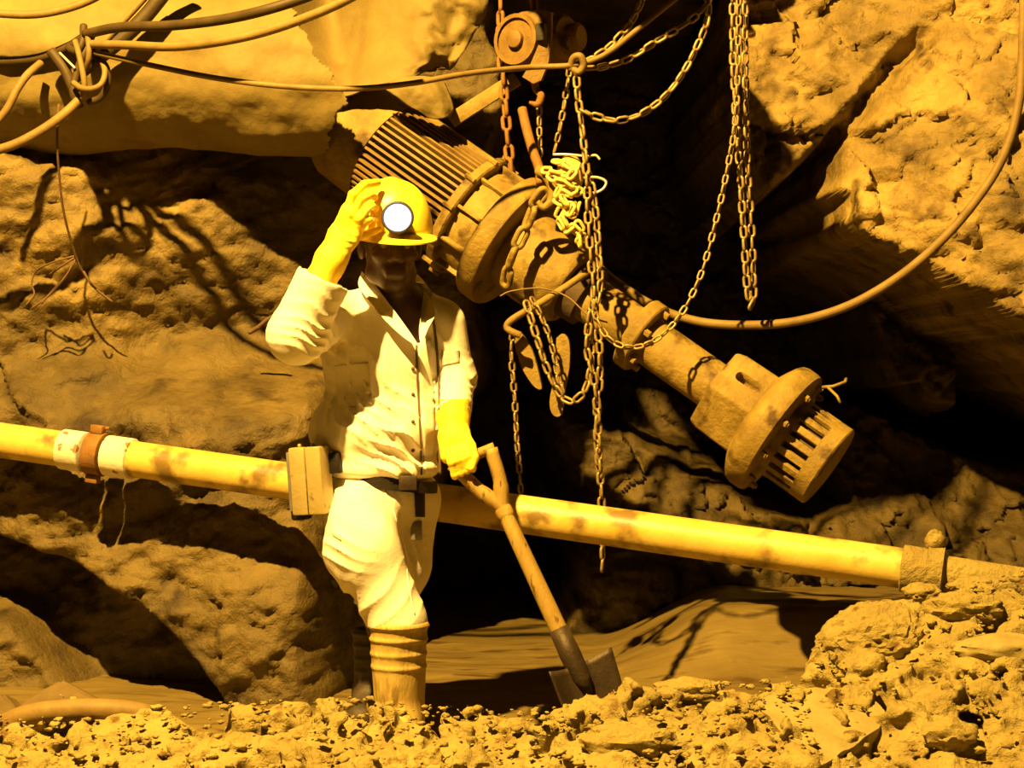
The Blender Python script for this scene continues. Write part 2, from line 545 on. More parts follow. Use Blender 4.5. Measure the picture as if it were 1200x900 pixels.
# ================================================================== the setting: rock wall
RY = 6.7   # reference distance that ties the wall's own X,Z plan to the sketch
def build_wall():
    xs = np.arange(-4.2, 4.2, 0.012)
    zs = np.arange(-0.25, 3.9, 0.012)
    X, Z = np.meshgrid(xs, zs, indexing='ij')
    px = 600 + X / RY * F
    py = 450 - (Z - CZ) / RY * F
    wx = fbm(X * 1.7, 0, Z * 1.7, 4, 11) * 26
    wy = fbm(X * 1.7, 5, Z * 1.7, 4, 17) * 26
    qx = px + wx + fbm(X * 8, 2, Z * 8, 3, 18) * 9
    qy = py + wy + fbm(X * 8, 8, Z * 8, 3, 19) * 9
    Y = np.full(X.shape, 9.5)
    # left face with a proud ledge above a diagonal undercut
    left = [(-3000, -3000), (560, -3000), (590, 60), (545, 300), (560, 430), (505, 590), (470, 640), (440, 900), (-3000, 900)]
    m = sstep(14, -14, poly_sd(qx, qy, left))
    yl = 6.34 + 0.16 * sstep(120, 200, px) + 0.34 * sstep(200, 520, px) + 0.22 * sstep(250, 520, py)
    yl = yl + 0.25 * sstep(230, 120, py) * sstep(-100, 120, px)          # set back behind the duct
    led = [(-3000, 560), (-60, 585), (20, 615), (110, 645), (205, 690), (262, 745), (318, 830), (330, 1000), (-3000, 1000)]
    u = sstep(9, -9, poly_sd(px + wx * 0.35, py + wy * 0.35, led))
    kk = sstep(380, 500, py) * sstep(480, 370, px)
    yl = yl * (1 - kk) + kk * (6.27 - 0.00066 * np.clip(px, -400, 500) - 0.10 * sstep(580, 720, py))
    yl = yl + u * (0.40 - 0.30 * sstep(60, 20, px + (py - 690) * -0.9) * sstep(680, 720, py))
    Y = Y * (1 - m) + yl * m
    # upper right overhang
    right = [(876, -3000), (884, 195), (925, 215), (955, 180), (985, 150), (975, 225), (1000, 268), (1040, 286), (1100, 330), (1220, 410), (1500, 560), (3000, 700), (3000, -3000)]
    m = sstep(10, -10, poly_sd(qx, qy, right))
    global LIT_MASK
    LIT_MASK = m * np.clip(0.75 + 0.6 * fbm(X * 2.5, 1, Z * 2.5, 3, 33), 0.25, 1.2)  # light painted into the rock colour of the right overhang
    LIT_MASK = np.maximum(LIT_MASK, 0.38 * sstep(330, 150, px + wx) * sstep(420, 300, py + wy))  # weaker painted light on the upper left wall
    yr = 7.25 - 0.62 * sstep(880, 1300, px) - 0.34 * sstep(-150, 330, py)
    notch = sstep(22, 0, np.abs((px - 985) * 0.75 + (py - 150) * 0.66 + wx * 0.5)) * sstep(300, 200, py) * sstep(0, 60, py)
    yr = yr + 0.25 * notch * 0.6
    Y = Y * (1 - m) + yr * m
    # rubble in the middle, behind the yellow pipe
    mid = [(655, 500), (720, 480), (800, 520), (870, 560), (950, 600), (1010, 640), (1040, 900), (640, 900), (690, 640)]
    m = sstep(40, -20, poly_sd(qx, qy, mid))
    ym = 8.05 - 0.55 * sstep(540, 740, py)
    Y = Y * (1 - m) + ym * m
    # mass at the lower right
    low = [(1050, 515), (1110, 500), (1180, 520), (1260, 560), (2000, 560), (2000, 1000), (1000, 1000), (1010, 640), (1060, 610)]
    m = sstep(16, -12, poly_sd(qx, qy, low))
    Y = Y * (1 - m) + (8.2 - 0.6 * sstep(520, 720, py)) * m
    spur = [(1090, 330), (1200, 330), (1210, 520), (1150, 470), (1110, 460)]
    m = sstep(16, -12, poly_sd(qx, qy, spur)) * (Y > 7.4)
    Y = Y * (1 - m) + (7.9 - 0.3 * sstep(350, 470, py)) * m
    # rock lip added unseen above the picture to shade the opening
    lip = sstep(-45, -95, py + wy * 0.5) * sstep(890, 850, px)
    Y = Y * (1 - lip) + np.minimum(Y, 6.6) * lip
    # relief
    rough = 0.22 + 0.78 * sstep(560, 900, px)
    Yq = Y * 0.35
    ux = X + fbm(X * 5, Yq, Z * 5, 3, 14) * 0.035
    uz = Z + fbm(X * 5, Yq + 9, Z * 5, 3, 15) * 0.035
    n = facets(ux * 2.3 + uz * 0.8, uz * 2.3 - ux * 0.8, 3) * 0.15 * rough
    n = n + facets(ux * 5.2 - uz * 1.7, uz * 6.4 + ux * 2.0, 5) * 0.075 * rough
    n = n + facets(ux * 13 + uz * 5, uz * 14 - ux * 4, 8) * 0.030 * (0.15 + rough)
    n = n + facets(ux * 30, uz * 30, 9) * 0.010 * (0.3 + rough)
    strat = fbm(X * 1.3 + Z * 1.1, Yq, Z * 4.2 - X * 1.7, 5, 25, 0.52)
    n = n + strat * 0.055 * (1.3 - rough)
    n = n + fbm(X * 1.1, Yq, Z * 1.6 + X * 0.6, 4, 21) * 0.10
    n = n - fbm(X * 3.0 - Z * 1.6, Yq, Z * 7 + X * 3, 5, 31, 0.6, True) * 0.008
    n = n - fbm(X * 14, Yq * 3, Z * 20, 4, 41, 0.65) * 0.009
    Y = Y + n
    V = np.stack([X, Y, Z], -1).reshape(-1, 3)
    return V, grid_faces(len(xs), len(zs))

def build_blocker():
    """unseen rock slab added above the hoist to block the lamp"""
    poly = [(-.10, 5.5), (.05, 5.5), (.2, 5.5), (.42, 5.56), (.47, 5.8), (.5, 6.1), (.53, 6.5), (.53, 6.85), (-.14, 6.85)]  # outline follows the lamp rays so its shadow fills the middle
    g = Grid((-0.7, 4.8, 2.45), (0.9, 7.4, 3.2), 0.03)
    X2 = g.x + 0 * g.y
    Y2 = g.y + 0 * g.x
    sd_ = poly_sd(X2[:, :, 0], Y2[:, :, 0], poly)[:, :, None]
    d = np.maximum(sd_, np.abs(g.z - 2.69 - 0.05 * (g.y - 6)) - 0.07)
    d = d + noise(g.x * 4 + 0 * g.y + 0 * g.z, g.y * 4, g.z * 4, 3) * 0.03 + noise(g.x * 11 + 0 * g.y + 0 * g.z, g.y * 11, g.z * 11, 5) * 0.012
    return g.mesh(d)
add('blocker', build_blocker(), 'rock', origin=(0.3, 6, 2.7), kind='structure', label='unseen rock slab added above the hoist to shade the hollows', cat='rock')

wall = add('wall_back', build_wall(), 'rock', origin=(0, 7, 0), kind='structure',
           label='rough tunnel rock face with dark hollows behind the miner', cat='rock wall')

att = wall.data.attributes.new('painted_light', 'FLOAT', 'POINT')
att.data.foreach_set('value', LIT_MASK.reshape(-1).astype(np.float32))
def paint_lit_rock():  # scales rock colour up where the mask paints it as lit
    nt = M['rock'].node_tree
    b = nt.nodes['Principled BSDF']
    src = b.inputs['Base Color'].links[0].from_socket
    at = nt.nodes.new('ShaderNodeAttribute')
    at.attribute_name = 'painted_light'
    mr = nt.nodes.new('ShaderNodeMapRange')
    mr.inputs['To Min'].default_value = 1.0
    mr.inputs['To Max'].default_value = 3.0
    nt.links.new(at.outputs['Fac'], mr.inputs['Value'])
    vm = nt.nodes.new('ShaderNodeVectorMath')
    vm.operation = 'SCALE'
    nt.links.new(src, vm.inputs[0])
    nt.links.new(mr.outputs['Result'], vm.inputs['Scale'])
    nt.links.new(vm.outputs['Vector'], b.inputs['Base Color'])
paint_lit_rock()

def build_floor():
    xs = np.arange(-4.2, 4.2, 0.02)
    ys = np.arange(4.9, 9.2, 0.02)
    X, Y = np.meshgrid(xs, ys, indexing='ij')
    z = fbm(X * 0.9, Y * 1.4, 0, 3, 51) * 0.02 + fbm(X * 2.0, Y * 7.0, 0, 4, 52) * 0.010
    z = z + 0.030 * np.maximum(0, fbm(X * 5, Y * 9, 2, 3, 53)) * sstep(6.2, 5.5, Y)
    # pale bank of silt rising at the back right
    pxx = 600 + X / Y * F
    z = z + 0.22 * sstep(6.25, 6.75, Y) * sstep(690, 860, pxx)
    V = np.stack([X, Y, z], -1).reshape(-1, 3)
    return V, grid_faces(len(xs), len(ys))[:, ::-1]

floor = add('floor', build_floor(), 'wet_mud', origin=(0, 6, 0), kind='structure',
            label='slick wet mud floor of the tunnel behind the mud bank', cat='floor')

# ------------------------------------------------------------------ mud bank in front
CRX = [-900, 0, 100, 200, 300, 430, 480, 560, 640, 690, 730, 800, 850, 900, 940, 958, 1000, 1060, 1100, 1200, 1400, 2000]
CRY = [846, 838, 832, 826, 824, 820, 828, 833, 833, 822, 812, 811, 803, 801, 792, 752, 716, 702, 696, 672, 645, 640]
def bank_z(X, Y):
    pxr = 600 + X / 4.85 * F
    Yc = 4.72 + 0.30 * sstep(900, 1000, pxr)
    pxc = 600 + X / Yc * F
    py = np.interp(pxc, CRX, CRY)
    zc = CZ - (py - 450) / F * Yc
    d = Yc - Y
    front = zc - d * (0.34 + 0.10 * sstep(900, 1000, pxr)) - 0.10 * np.maximum(0, d - 0.5)
    back = zc - 1.1 * (-d) ** 1.15 * (d < 0)
    return np.where(d > 0, front, np.nan_to_num(zc - 1.0 * np.maximum(0, -d) ** 1.1))

def build_bank():
    g = Grid((-1.75, 4.12, -0.02), (1.95, 5.32, 0.72), 0.0085)
    X2, Y2 = [t[:, :, 0] for t in np.broadcast_arrays(g.x, g.y)]
    zb = bank_z(X2.astype(np.float64), Y2.astype(np.float64))[:, :, None]
    d = ((g.z - zb) * 0.85).astype(np.float32)
    near = np.abs(d) < 0.085
    I = np.argwhere(near)
    x = g.lo[0] + g.h * I[:, 0]
    y = g.lo[1] + g.h * I[:, 1]
    z = g.lo[2] + g.h * I[:, 2]
    wv = noise(x * 9, y * 9, z * 9, 61) * 0.5
    f1, _ = worley(x * 7.5 + wv, y * 7.5 - wv, z * 9, 62)
    g1, _ = worley(x * 19 + wv, y * 19 - wv, z * 21, 63)
    h1, _ = worley(x * 46, y * 46, z * 46, 69)
    pit = sstep(0.12, 0.42, noise(x * 7, y * 7, z * 7, 64) + 0.5 * noise(x * 16, y * 16, z * 16, 74))
    calm = sstep(0.05, 0.45, noise(x * 2.4, y * 2.4, z * 2, 70))
    n = ((f1 - 0.5) * 0.075 + (g1 - 0.45) * 0.046 + (h1 - 0.45) * 0.024) * (1 - 0.35 * calm) + pit * 0.09 * (1 - 0.55 * calm)
    n = n + noise(x * 3, y * 3, z * 3, 66) * 0.02
    d[near] += n.astype(np.float32)
    return g.mesh(d)

def build_base():
    xs = np.arange(-2.6, 2.7, 0.03)
    ys = np.arange(3.2, 5.75, 0.03)
    X, Y = np.meshgrid(xs, ys, indexing='ij')
    z = np.maximum(bank_z(X, Y) - 0.09 + fbm(X * 6, Y * 6, 0, 3, 66) * 0.02, -0.08)
    V = np.stack([X, Y, z], -1).reshape(-1, 3)
    return V, grid_faces(len(xs), len(ys))[:, ::-1]

bank = add('mud_bank', build_bank(), 'mud', origin=(0, 4.7, 0), kind='structure',
           label='lumpy pale mud bank across the bottom of the picture', cat='mud')
add('bank_base', build_base(), 'mud', bank)

# crumbs of mud lying on the bank
def build_crumbs(n=1500):
    rs = np.random.RandomState(4)
    protos = [ico((0, 0, 0), 1.0, 2, s, 0.55, 1.5, (1.2, 0.9, 0.6), 1.0) for s in range(6)]
    V, Fc, k = [], [], 0
    for i in range(n):
        x = rs.uniform(-1.5, 1.6)
        y = 4.3 + 0.75 * rs.rand() if x > 0.75 else 4.25 + 0.55 * rs.rand()
        z = float(bank_z(np.array([x]), np.array([y]))[0])
        r = 0.005 + 0.016 * rs.rand() ** 4
        p, f = protos[i % 6]
        a = rs.rand() * 6.28
        c, s = math.cos(a), math.sin(a)
        q = np.stack([p[:, 0] * c - p[:, 1] * s, p[:, 0] * s + p[:, 1] * c, p[:, 2]], 1) * r + np.array([x, y, z + 0.008])
        V.append(q)
        Fc.append(np.array(f) + k)
        k += len(q)
    return np.concatenate(V), np.concatenate(Fc)

add('mud_crumbs', build_crumbs(), 'mud', parent=bank, kind='stuff')

# larger stones lying in the mud
def stone(geo, m, label, cat='stone', group=None):
    return add('stone', geo, m, label=label, cat=cat, smooth=True, sharp=40, group=group)

def slab(outline, d, amp=0.006, seed=0, angular=False):
    n = 10
    pts = [Vector(p) for p in outline] if angular else smooth_path(list(outline) + [outline[0]], 3)[:-1]
    V, Fc = extrude_poly(pts, d)
    bm = bmesh.new()
    vs_ = [bm.verts.new(v) for v in V]
    for f in Fc:
        bm.faces.new([vs_[i] for i in f])
    bmesh.ops.bevel(bm, geom=[e for e in bm.edges], offset=0.008, segments=2, affect='EDGES')
    bmesh.ops.triangulate(bm, faces=bm.faces[:])
    bmesh.ops.subdivide_edges(bm, edges=[e for e in bm.edges if e.calc_length() > 0.05], cuts=2, use_grid_fill=True)
    bmesh.ops.triangulate(bm, faces=bm.faces[:])
    bmesh.ops.recalc_face_normals(bm, faces=bm.faces[:])
    bm.verts.index_update()
    p = np.array([v.co[:] for v in bm.verts])
    f = [tuple(q.index for q in t.verts) for t in bm.faces]
    bm.free()
    nn = fbm(p[:, 0] * 14, p[:, 1] * 14, p[:, 2] * 14, 3, seed) * amp
    p[:, 1] -= nn
    p[:, 2] += nn
    return p, f

stone(slab([W(882, 822, 4.62), W(930, 806, 4.70), W(1010, 808, 4.72), W(1040, 838, 4.62), W(1020, 860, 4.52), (W(975, 888, 4.40)), W(955, 900, 4.36), W(925, 868, 4.44)], (0.01, 0.07, -0.12), 0.010, 3),
      'stone', 'smooth pale triangular slab of stone set in the mud bank')
def ridged_lump():
    p, f = ico((0, 0, 0), 1.0, 5, 5, 0.12, 1.4)
    rid = np.sin(p[:, 0] * 46 + 5 * fbm(p[:, 0] * 2, p[:, 1] * 2, p[:, 2] * 2, 2, 5)) * 0.025
    p = p * (1 + rid + fbm(p[:, 0] * 6, p[:, 1] * 6, p[:, 2] * 6, 3, 9) * 0.05)[:, None]
    c = W(1028, 748, 4.98)
    R = Matrix.Rotation(math.radians(-14), 3, 'Y')
    q = (p * np.array([0.175, 0.13, 0.105])) @ np.array(R).T + np.array(c)
    return q, f
stone(ridged_lump(), 'mud', 'rounded clod with grooved side at the edge of the mound under the pipe', 'clod')
stone(ico(W(806, 808, 4.78), 0.1, 4, 12, 0.22, 1.3, (1.0, 0.6, 0.32), 0.5), 'mud', 'flat pale clod on the bank crest right of the shovel blade', 'clod')
stone(ico(W(1130, 712, 4.92), 0.09, 4, 15, 0.25, 1.5, (1.3, 0.7, 0.5), 0.6), 'mud', 'broad clod on the mound below the end of the yellow pipe', 'clod')
stone(ico(W(735, 868, 4.50), 0.085, 4, 17, 0.25, 1.5, (1.5, 0.8, 0.55), 0.5), 'mud', 'overhanging clod below the shovel blade in the mud bank', 'clod')
stone(ico(W(1112, 862, 4.42), 0.06, 4, 19, 0.25, 1.5, (1.2, 0.8, 0.7), 0.5), 'mud', 'rounded clod near the bottom edge right of the triangular slab', 'clod')
stone(ico(W(1175, 760, 4.72), 0.09, 4, 23, 0.2, 1.3, (1.5, 0.8, 0.45), 0.5), 'stone', 'smooth pale stone embedded high in the mound at the picture edge', 'stone')

# angular broken plates and a hose end at the lower left
stone(slab([W(22, 826, 5.05), W(70, 796, 5.15), W(116, 820, 5.1), W(112, 850, 5.0), W(28, 850, 4.98)], (0.01, 0.10, -0.03), 0.004, 30, True), 'dark_stone', 'angular dark rock plate standing behind the half buried hose')
stone(slab([W(-30, 830, 5.05), W(2, 812, 5.1), W(22, 832, 5.1), W(22, 850, 5.0), W(-30, 850, 4.98)], (0.01, 0.10, -0.03), 0.004, 31, True), 'dark_stone', 'small dark rock wedge at the left edge beside the hose')
hp = [W(5, 850, 4.72), W(35, 838, 4.71), W(75, 833, 4.70), W(120, 832, 4.69), W(160, 836, 4.70), W(190, 846, 4.72), W(215, 862, 4.73)]
hose = add('hose', tube(smooth_path(hp, 8), 0.030, 16), 'cable', label='short thick brown hose half buried in the mud at lower left', cat='hose')

# ================================================================== yellow pipe
PA, PB = W(-90, 503, 6.18), W(1150, 679, 5.24)
def pipe_at(px):
    d = PB - PA
    k = (px - 600) / F
    t = (k * PA.y - PA.x) / (d.x - k * d.y)
    return PA + d * t
PDIR = (PB - PA).normalized()
pr = thing('yellow_pipe', pipe_at(300), 'long yellow pipe crossing behind the miner from the left edge to the mound', 'pipe')
def pipe_seg(x0, x1, r, n=40, amp=0.0):
    a, b = pipe_at(x0), pipe_at(x1)
    return tube([a.lerp(b, i / n) for i in range(n + 1)], r, 28)
add('pipe_section', pipe_seg(-90, 92, 0.0600), 'yellow_pipe', pr, sharp=40)
add('pipe_section', pipe_seg(142, 1108, 0.0600), 'yellow_pipe', pr, sharp=40)
add('collar', lathe([(0, .060), (0.002, .068), (0.085, .068), (0.088, .060)], pipe_at(74), PDIR, 28), 'white_paint', pr, sharp=40, label='chipped white collar')
add('collar', lathe([(0, .060), (0.002, .068), (0.092, .068), (0.096, .060)], pipe_at(126), PDIR, 28), 'white_paint', pr, sharp=40, label='chipped white collar')
cb = add('clamp_band', lathe([(0, .062), (0.003, .073), (0.058, .073), (0.061, .062)], pipe_at(105), PDIR, 28), 'rust', pr, sharp=40, label='rusty brown clamp band')
cmid = pipe_at(114)
up = (EZ - PDIR * PDIR.z).normalized()
side = PDIR.cross(up)
for s in (1, -1):
    add('clamp_lug', box(cmid + up * 0.083 * s + side * 0.012, PDIR, side, up, 0.022, 0.016, 0.014, 0.004), 'rust', cb, sharp=40)
add('clamp_bolt', tube([cmid + up * 0.09 - PDIR * 0.034, cmid + up * 0.09 + PDIR * 0.034], 0.006, 8), 'rust', cb)
# far end coupling, caked in mud
add('end_coupling', lathe([(0, .060), (0.003, .070), (0.09, .070), (0.094, .062)], pipe_at(1056), PDIR, 28), 'mud', pr, sharp=40, label='mud caked coupling')
add('end_clamp', lathe([(0, .064), (0.004, .080), (0.05, .080), (0.054, .064)], pipe_at(1084), PDIR, 24), 'mud', pr, sharp=40)
add('clamp_lug', ico(pipe_at(1096) + EZ * 0.092, 0.034, 3, 8, 0.25, 1.4, (0.9, 0.9, 1.0)), 'mud', pr, label='lump of mud on the coupling')
add('end_pipe', lathe([(0, .055), (0.35, .050)], pipe_at(1106), PDIR, 24), 'mud', pr, sharp=40)
stone(ico(W(1152, 690, 5.13), 0.075, 4, 41, 0.25, 1.5, (1.4, 0.8, 0.55), 0.4), 'mud', 'clod of mud heaped against the coupling of the yellow pipe', 'clod')
stone(ico(W(1080, 694, 5.14), 0.05, 4, 43, 0.25, 1.5, (1.2, 0.9, 0.6), 0.4), 'mud', 'small clod just under the yellow pipe coupling', 'clod')

# ================================================================== pump
QA, QB = W(405, 149, 6.5), W(972, 548, 5.9)
QD = (QB - QA)
QL = QD.length
AX = QD.normalized()
def tp(px):
    """axis distance whose picture x is px"""
    k = (px - 600) / F
    return (k * QA.y - QA.x) / (QD.x - k * QD.y) * QL
REF = -EY                                  # towards the viewer
U = (REF - AX * AX.dot(REF)).normalized()   # faces camera
V_ = AX.cross(U)
if V_.z < 0:
    V_ = -V_                               # up-right side
def axp(t, ang=0.0, r=0.0):
    """ang 0 = up side, 90 = facing the camera"""
    a = math.radians(ang)
    return QA + AX * t + (V_ * math.cos(a) + U * math.sin(a)) * r
pump = thing('slurry_pump', axp(tp(700)), 'large tilted muddy slurry pump with ribbed motor slung on chains', 'pump')
def L(name, prof, m='pump', seg=44, parent=None, **k):
    return add(name, lathe([(tp(x), r) for x, r in prof], QA, AX, seg, ref=V_), m, parent or pump, sharp=35, **k)
cowl = L('motor_cowl', [(396, 0.02), (397, .10), (399, .150), (403, .176), (410, .190), (452, .196), (453, .165)])
L('motor_core', [(450, .168), (548, .168)], 'pump_dark')
t0, t1 = tp(453), tp(547)
for a in range(8, 186, 7):
    rad = (V_ * math.cos(math.radians(a)) + U * math.sin(math.radians(a)))
    tan = AX.cross(rad)
    add('fin', box(QA + AX * ((t0 + t1) / 2) + rad * 0.181, AX, tan, rad, (t1 - t0) / 2, 0.0045, 0.016, 0.0), 'fin', pump, smooth=False)
# smooth casing strip along the top of the motor
n0, n1 = 18, 0
def arc_plate(ta, tb, a0, a1, r0, r1, n=12):
    V, Fc = [], []
    for i in range(n + 1):
        a = a0 + (a1 - a0) * i / n
        for t, r in ((ta, r0), (ta, r1), (tb, r1), (tb, r0)):
            V.append(axp(t, a, r))
    for i in range(n):
        for k in range(4):
            Fc.append((i * 4 + k, i * 4 + (k + 1) % 4, i * 4 + 4 + (k + 1) % 4, i * 4 + 4 + k))
    Fc.append((3, 2, 1, 0))
    Fc.append((n * 4, n * 4 + 1, n * 4 + 2, n * 4 + 3))
    return V, Fc
add('terminal_plate', arc_plate(tp(456), tp(549), -32, 14, .16, .212), 'pump', pump, sharp=35)
fl = L('motor_flange', [(547, .17), (548, .226), (549.5, .232), (556, .232), (557.5, .226), (558, .18)])
for k in range(12):
    p = axp(tp(552), k * 30 + 8, 0.237)
    add('bolt', lathe([(-0.020, .009), (0.020, .009)], p, AX, 6), 'pump', fl, smooth=False)
L('adapter', [(556, .198), (572, .205), (588, .20)])
for k in range(5):
    a = 25 + 34 * k
    rad = (V_ * math.cos(math.radians(a)) + U * math.sin(math.radians(a)))
    add('rib', box(QA + AX * tp(571) + rad * 0.208, AX, AX.cross(rad), rad, 0.055, 0.006, 0.014, 0.003), 'pump', pump, sharp=35)
f2 = L('bearing_flange', [(584, .19), (585, .236), (587, .243), (602, .243), (604, .238), (605, .15)])
L('column', [(600, .118), (603, .138), (609, .150), (622, .156), (660, .152), (669, .147), (672, .138), (673, .10)])
L('column_neck', [(668, .112), (690, .108)], 'pump_dark')
L('discharge_tube', [(686, .078), (689, .083), (845, .083)])
cf = L('coupling_flange', [(744, .085), (745, .126), (746.5, .130), (757, .130), (758.5, .126), (759, .085)])
for k in range(6):
    p = axp(tp(760), k * 60 + 25, 0.108)
    add('bolt', lathe([(-0.02, .013), (0.02, .013)], p, AX, 6), 'pump', cf, smooth=False)
# faceted casing with a slotted opening
casing = add('casing', lathe([(tp(840), .150), (tp(841), .158), (tp(850), .168), (tp(893), .172), (tp(900), .165)], QA, AX, 6, ref=V_, phase=math.radians(35)), 'pump', pump, smooth=False)
bm_ = bmesh.new()
bm_.from_mesh(casing.data)
bmesh.ops.recalc_face_normals(bm_, faces=bm_.faces[:])
bm_.to_mesh(casing.data)
bm_.free()
cut_me = np_mesh('slot_cut', np.array([tuple(p) for p in box(axp(tp(868), 62, 0.165), AX, AX.cross((V_ * math.cos(math.radians(62)) + U * math.sin(math.radians(62)))), (V_ * math.cos(math.radians(62)) + U * math.sin(math.radians(62))), 0.050, 0.019, 0.07, 0.017, 3)[0]]) - np.array(OFF[pump]),
                 box(Vector(), EX, EY, EZ, 0.050, 0.019, 0.07, 0.017, 3)[1])
bm_ = bmesh.new()
bm_.from_mesh(cut_me)
bmesh.ops.recalc_face_normals(bm_, faces=bm_.faces[:])
bm_.to_mesh(cut_me)
bm_.free()
cut = bpy.data.objects.new('slot_cut', cut_me)
link(cut)
cut.parent = pump
bmod = casing.modifiers.new('bevel', 'BEVEL')
bmod.width = 0.02
bmod.segments = 3
bo = casing.modifiers.new('slot', 'BOOLEAN')
bo.object = cut
bo.operation = 'DIFFERENCE'
bo.solver = 'EXACT'
bpy.context.view_layer.update()
dg = bpy.context.evaluated_depsgraph_get()
new_me = bpy.data.meshes.new_from_object(casing.evaluated_get(dg))
casing.modifiers.clear()
casing.data = new_me
bpy.data.objects.remove(cut)
big = L('suction_flange', [(886, .165), (889, .185), (893, .208), (897, .224), (902, .230), (912, .230), (916, .226), (918, .212), (919, .15)])
for k in range(10):
    p = axp(tp(921), k * 36 + 12, 0.195)
    add('bolt', lathe([(-0.02, .012), (0.008, .012), (0.008, .007), (0.014, .007)], p, AX, 6), 'pump', big, smooth=False)
L('strainer_core', [(918, .118), (962, .118)], 'pump_dark')
L('strainer_ring', [(917, .12), (918, .146), (927, .146), (928, .12)])
t0, t1 = tp(926), tp(957)
NB = 20
for k in range(NB):
    a = 360.0 * k / NB + 3
    rad = (V_ * math.cos(math.radians(a)) + U * math.sin(math.radians(a)))
    add('strainer_bar', box(QA + AX * ((t0 + t1) / 2) + rad * 0.137, AX, AX.cross(rad), rad, (t1 - t0) / 2, 0.0125, 0.009, 0.002, 1), 'pump', pump, smooth=False)
L('strainer_cap', [(955, .12), (955.3, .146), (970, .147), (971.5, .143), (972, .136), (971.4, .128), (971.4, .002)])

add('wire_stub', tube([axp(tp(921), 12, .20), axp(tp(930), 8, .225), axp(tp(936), 2, .26), axp(tp(934), -4, .275)], .006, 6), 'pump', pump)
add('wire_stub', tube([axp(tp(926), 10, .215), axp(tp(940), 16, .21), axp(tp(946), 18, .20)], .005, 6), 'pump', pump)
# bent hook bar and hanging plates under the column
bar = add('hook_bar', tube(WP([(690, 318, 6.02), (660, 338, 5.98), (628, 358, 5.95), (601, 374, 5.93), (594, 383, 5.93), (600, 389, 5.92), (610, 393, 5.92)], 8), 0.012, 10), 'pump',
          label='bent steel bar hooked under the pump column', cat='hook')
def plate(pts, Y, thick, m, label, tilt=0.0):
    P = smooth_path([W(a, b, Y + tilt * (b - pts[0][1]) / 100) for a, b in pts], 4)
    return add('bracket_plate', extrude_poly(P, (0.004, thick, 0)), m, label=label, cat='bracket', smooth=True, sharp=30)
plate([(601, 385), (612, 392), (624, 412), (633, 445), (634, 456), (625, 452), (612, 432), (604, 408)], 6.0, 0.014, 'pump', 'leaf shaped brown plate hanging below the hook bar')
plate([(652, 396), (660, 391), (667, 402), (667, 430), (662, 455), (658, 485), (648, 486), (644, 470), (650, 440)], 6.02, 0.016, 'pump', 'narrow muddy plate hanging inside the lower chain sling')
add('wire', tube(WP([(586, 347, 5.93), (600, 341, 5.93), (635, 338, 5.95), (665, 348, 5.94), (690, 370, 5.92), (712, 378, 5.92)], 8), 0.0028, 6), 'cable', label='thin wire bowed across the hook bar below the column', cat='wire')
add('wire', tube(WP([(648, 181, 5.95), (665, 181, 5.94), (688, 183, 5.93), (698, 182, 5.92), (703, 187, 5.92)], 8), 0.004, 6), 'wire', label='straight pale wire end above the chain heap', cat='wire')
add('wire', tube(WP([(684, 208, 5.9), (700, 208, 5.9), (710, 213, 5.9), (707, 221, 5.9), (697, 226, 5.9), (686, 225, 5.9)], 8), 0.0045, 6), 'wire', label='pale wire loop sticking out beside the vertical chain', cat='wire')

# ================================================================== chain hoist above
hz = thing('chain_hoist', W(625, 55, 6.25), 'brown chain hoist block with round cover at the top centre', 'hoist')
def disc(px, py, Y, r, depth, m, name, parent, dirv=(-0.55, -0.8, 0.0), prof=None):
    d = Vector(dirv).normalized()
    c = W(px, py, Y)
    return add(name, lathe(prof or [(-depth, r * 0.96), (0, r), (depth * 0.7, r), (depth, r * 0.93)], c, d, 28), m, parent, sharp=35)
disc(612, 48, 6.22, 0.090, 0.035, 'hoist', 'round_cover', hz)
dd = Vector((-0.55, -0.8, 0)).normalized()
add('cover_hub', lathe([(0, .03), (0.02, .03), (0.024, .022)], W(612, 48, 6.22) + dd * 0.033, dd, 20), 'hoist', hz, sharp=35)
add('cover_rim', lathe([(0, .074), (0, .088), (0.012, .088), (0.012, .074)], W(612, 48, 6.22) + dd * 0.034, dd, 28, caps=False), 'hoist', hz, sharp=35)
rx = Vector((0.82, -0.56, 0)).normalized()
ry = Vector((0.56, 0.82, 0)).normalized()
add('body', box(W(633, 45, 6.24), rx, ry, EZ, 0.055, 0.07, 0.088, 0.015), 'hoist', hz, sharp=35)
add('side_plate', extrude_poly([W(634, 14, 6.15), W(646, 14, 6.15), W(646, 40, 6.15), W(643, 72, 6.15), W(634, 94, 6.15), W(625, 98, 6.15), W(612, 90, 6.15), W(622, 74, 6.15), W(632, 50, 6.15)], (0.006, 0.012, 0)), 'hoist', hz, smooth=False)
add('chain_guide', box(W(634, 38, 6.14), rx, ry, EZ, 0.018, 0.014, 0.03, 0.005), 'black', hz, sharp=35)
add('rear_cover', lathe([(0, .085), (0.03, .085), (0.05, .07)], W(652, 45, 6.27), Vector((0.75, -0.6, 0)), 24), 'hoist', hz, sharp=35)
add('end_cap', lathe([(0, .05), (0.05, .05), (0.06, .04)], W(664, 45, 6.27), Vector((0.85, -0.5, 0)), 20), 'hoist', hz, sharp=35)
add('suspension_hook', tube(WP([(620, -60, 6.24), (622, -25, 6.24), (626, 8, 6.24), (628, 25, 6.24)], 8), 0.014, 10), 'rust', hz)
add('lower_hook', tube(WP([(626, 92, 6.2), (628, 104, 6.2), (634, 112, 6.19), (630, 122, 6.19), (620, 120, 6.19)], 8), [0.013] * 25 + [0.012 - 0.001 * i for i in range(8)], 10), 'rust', hz)
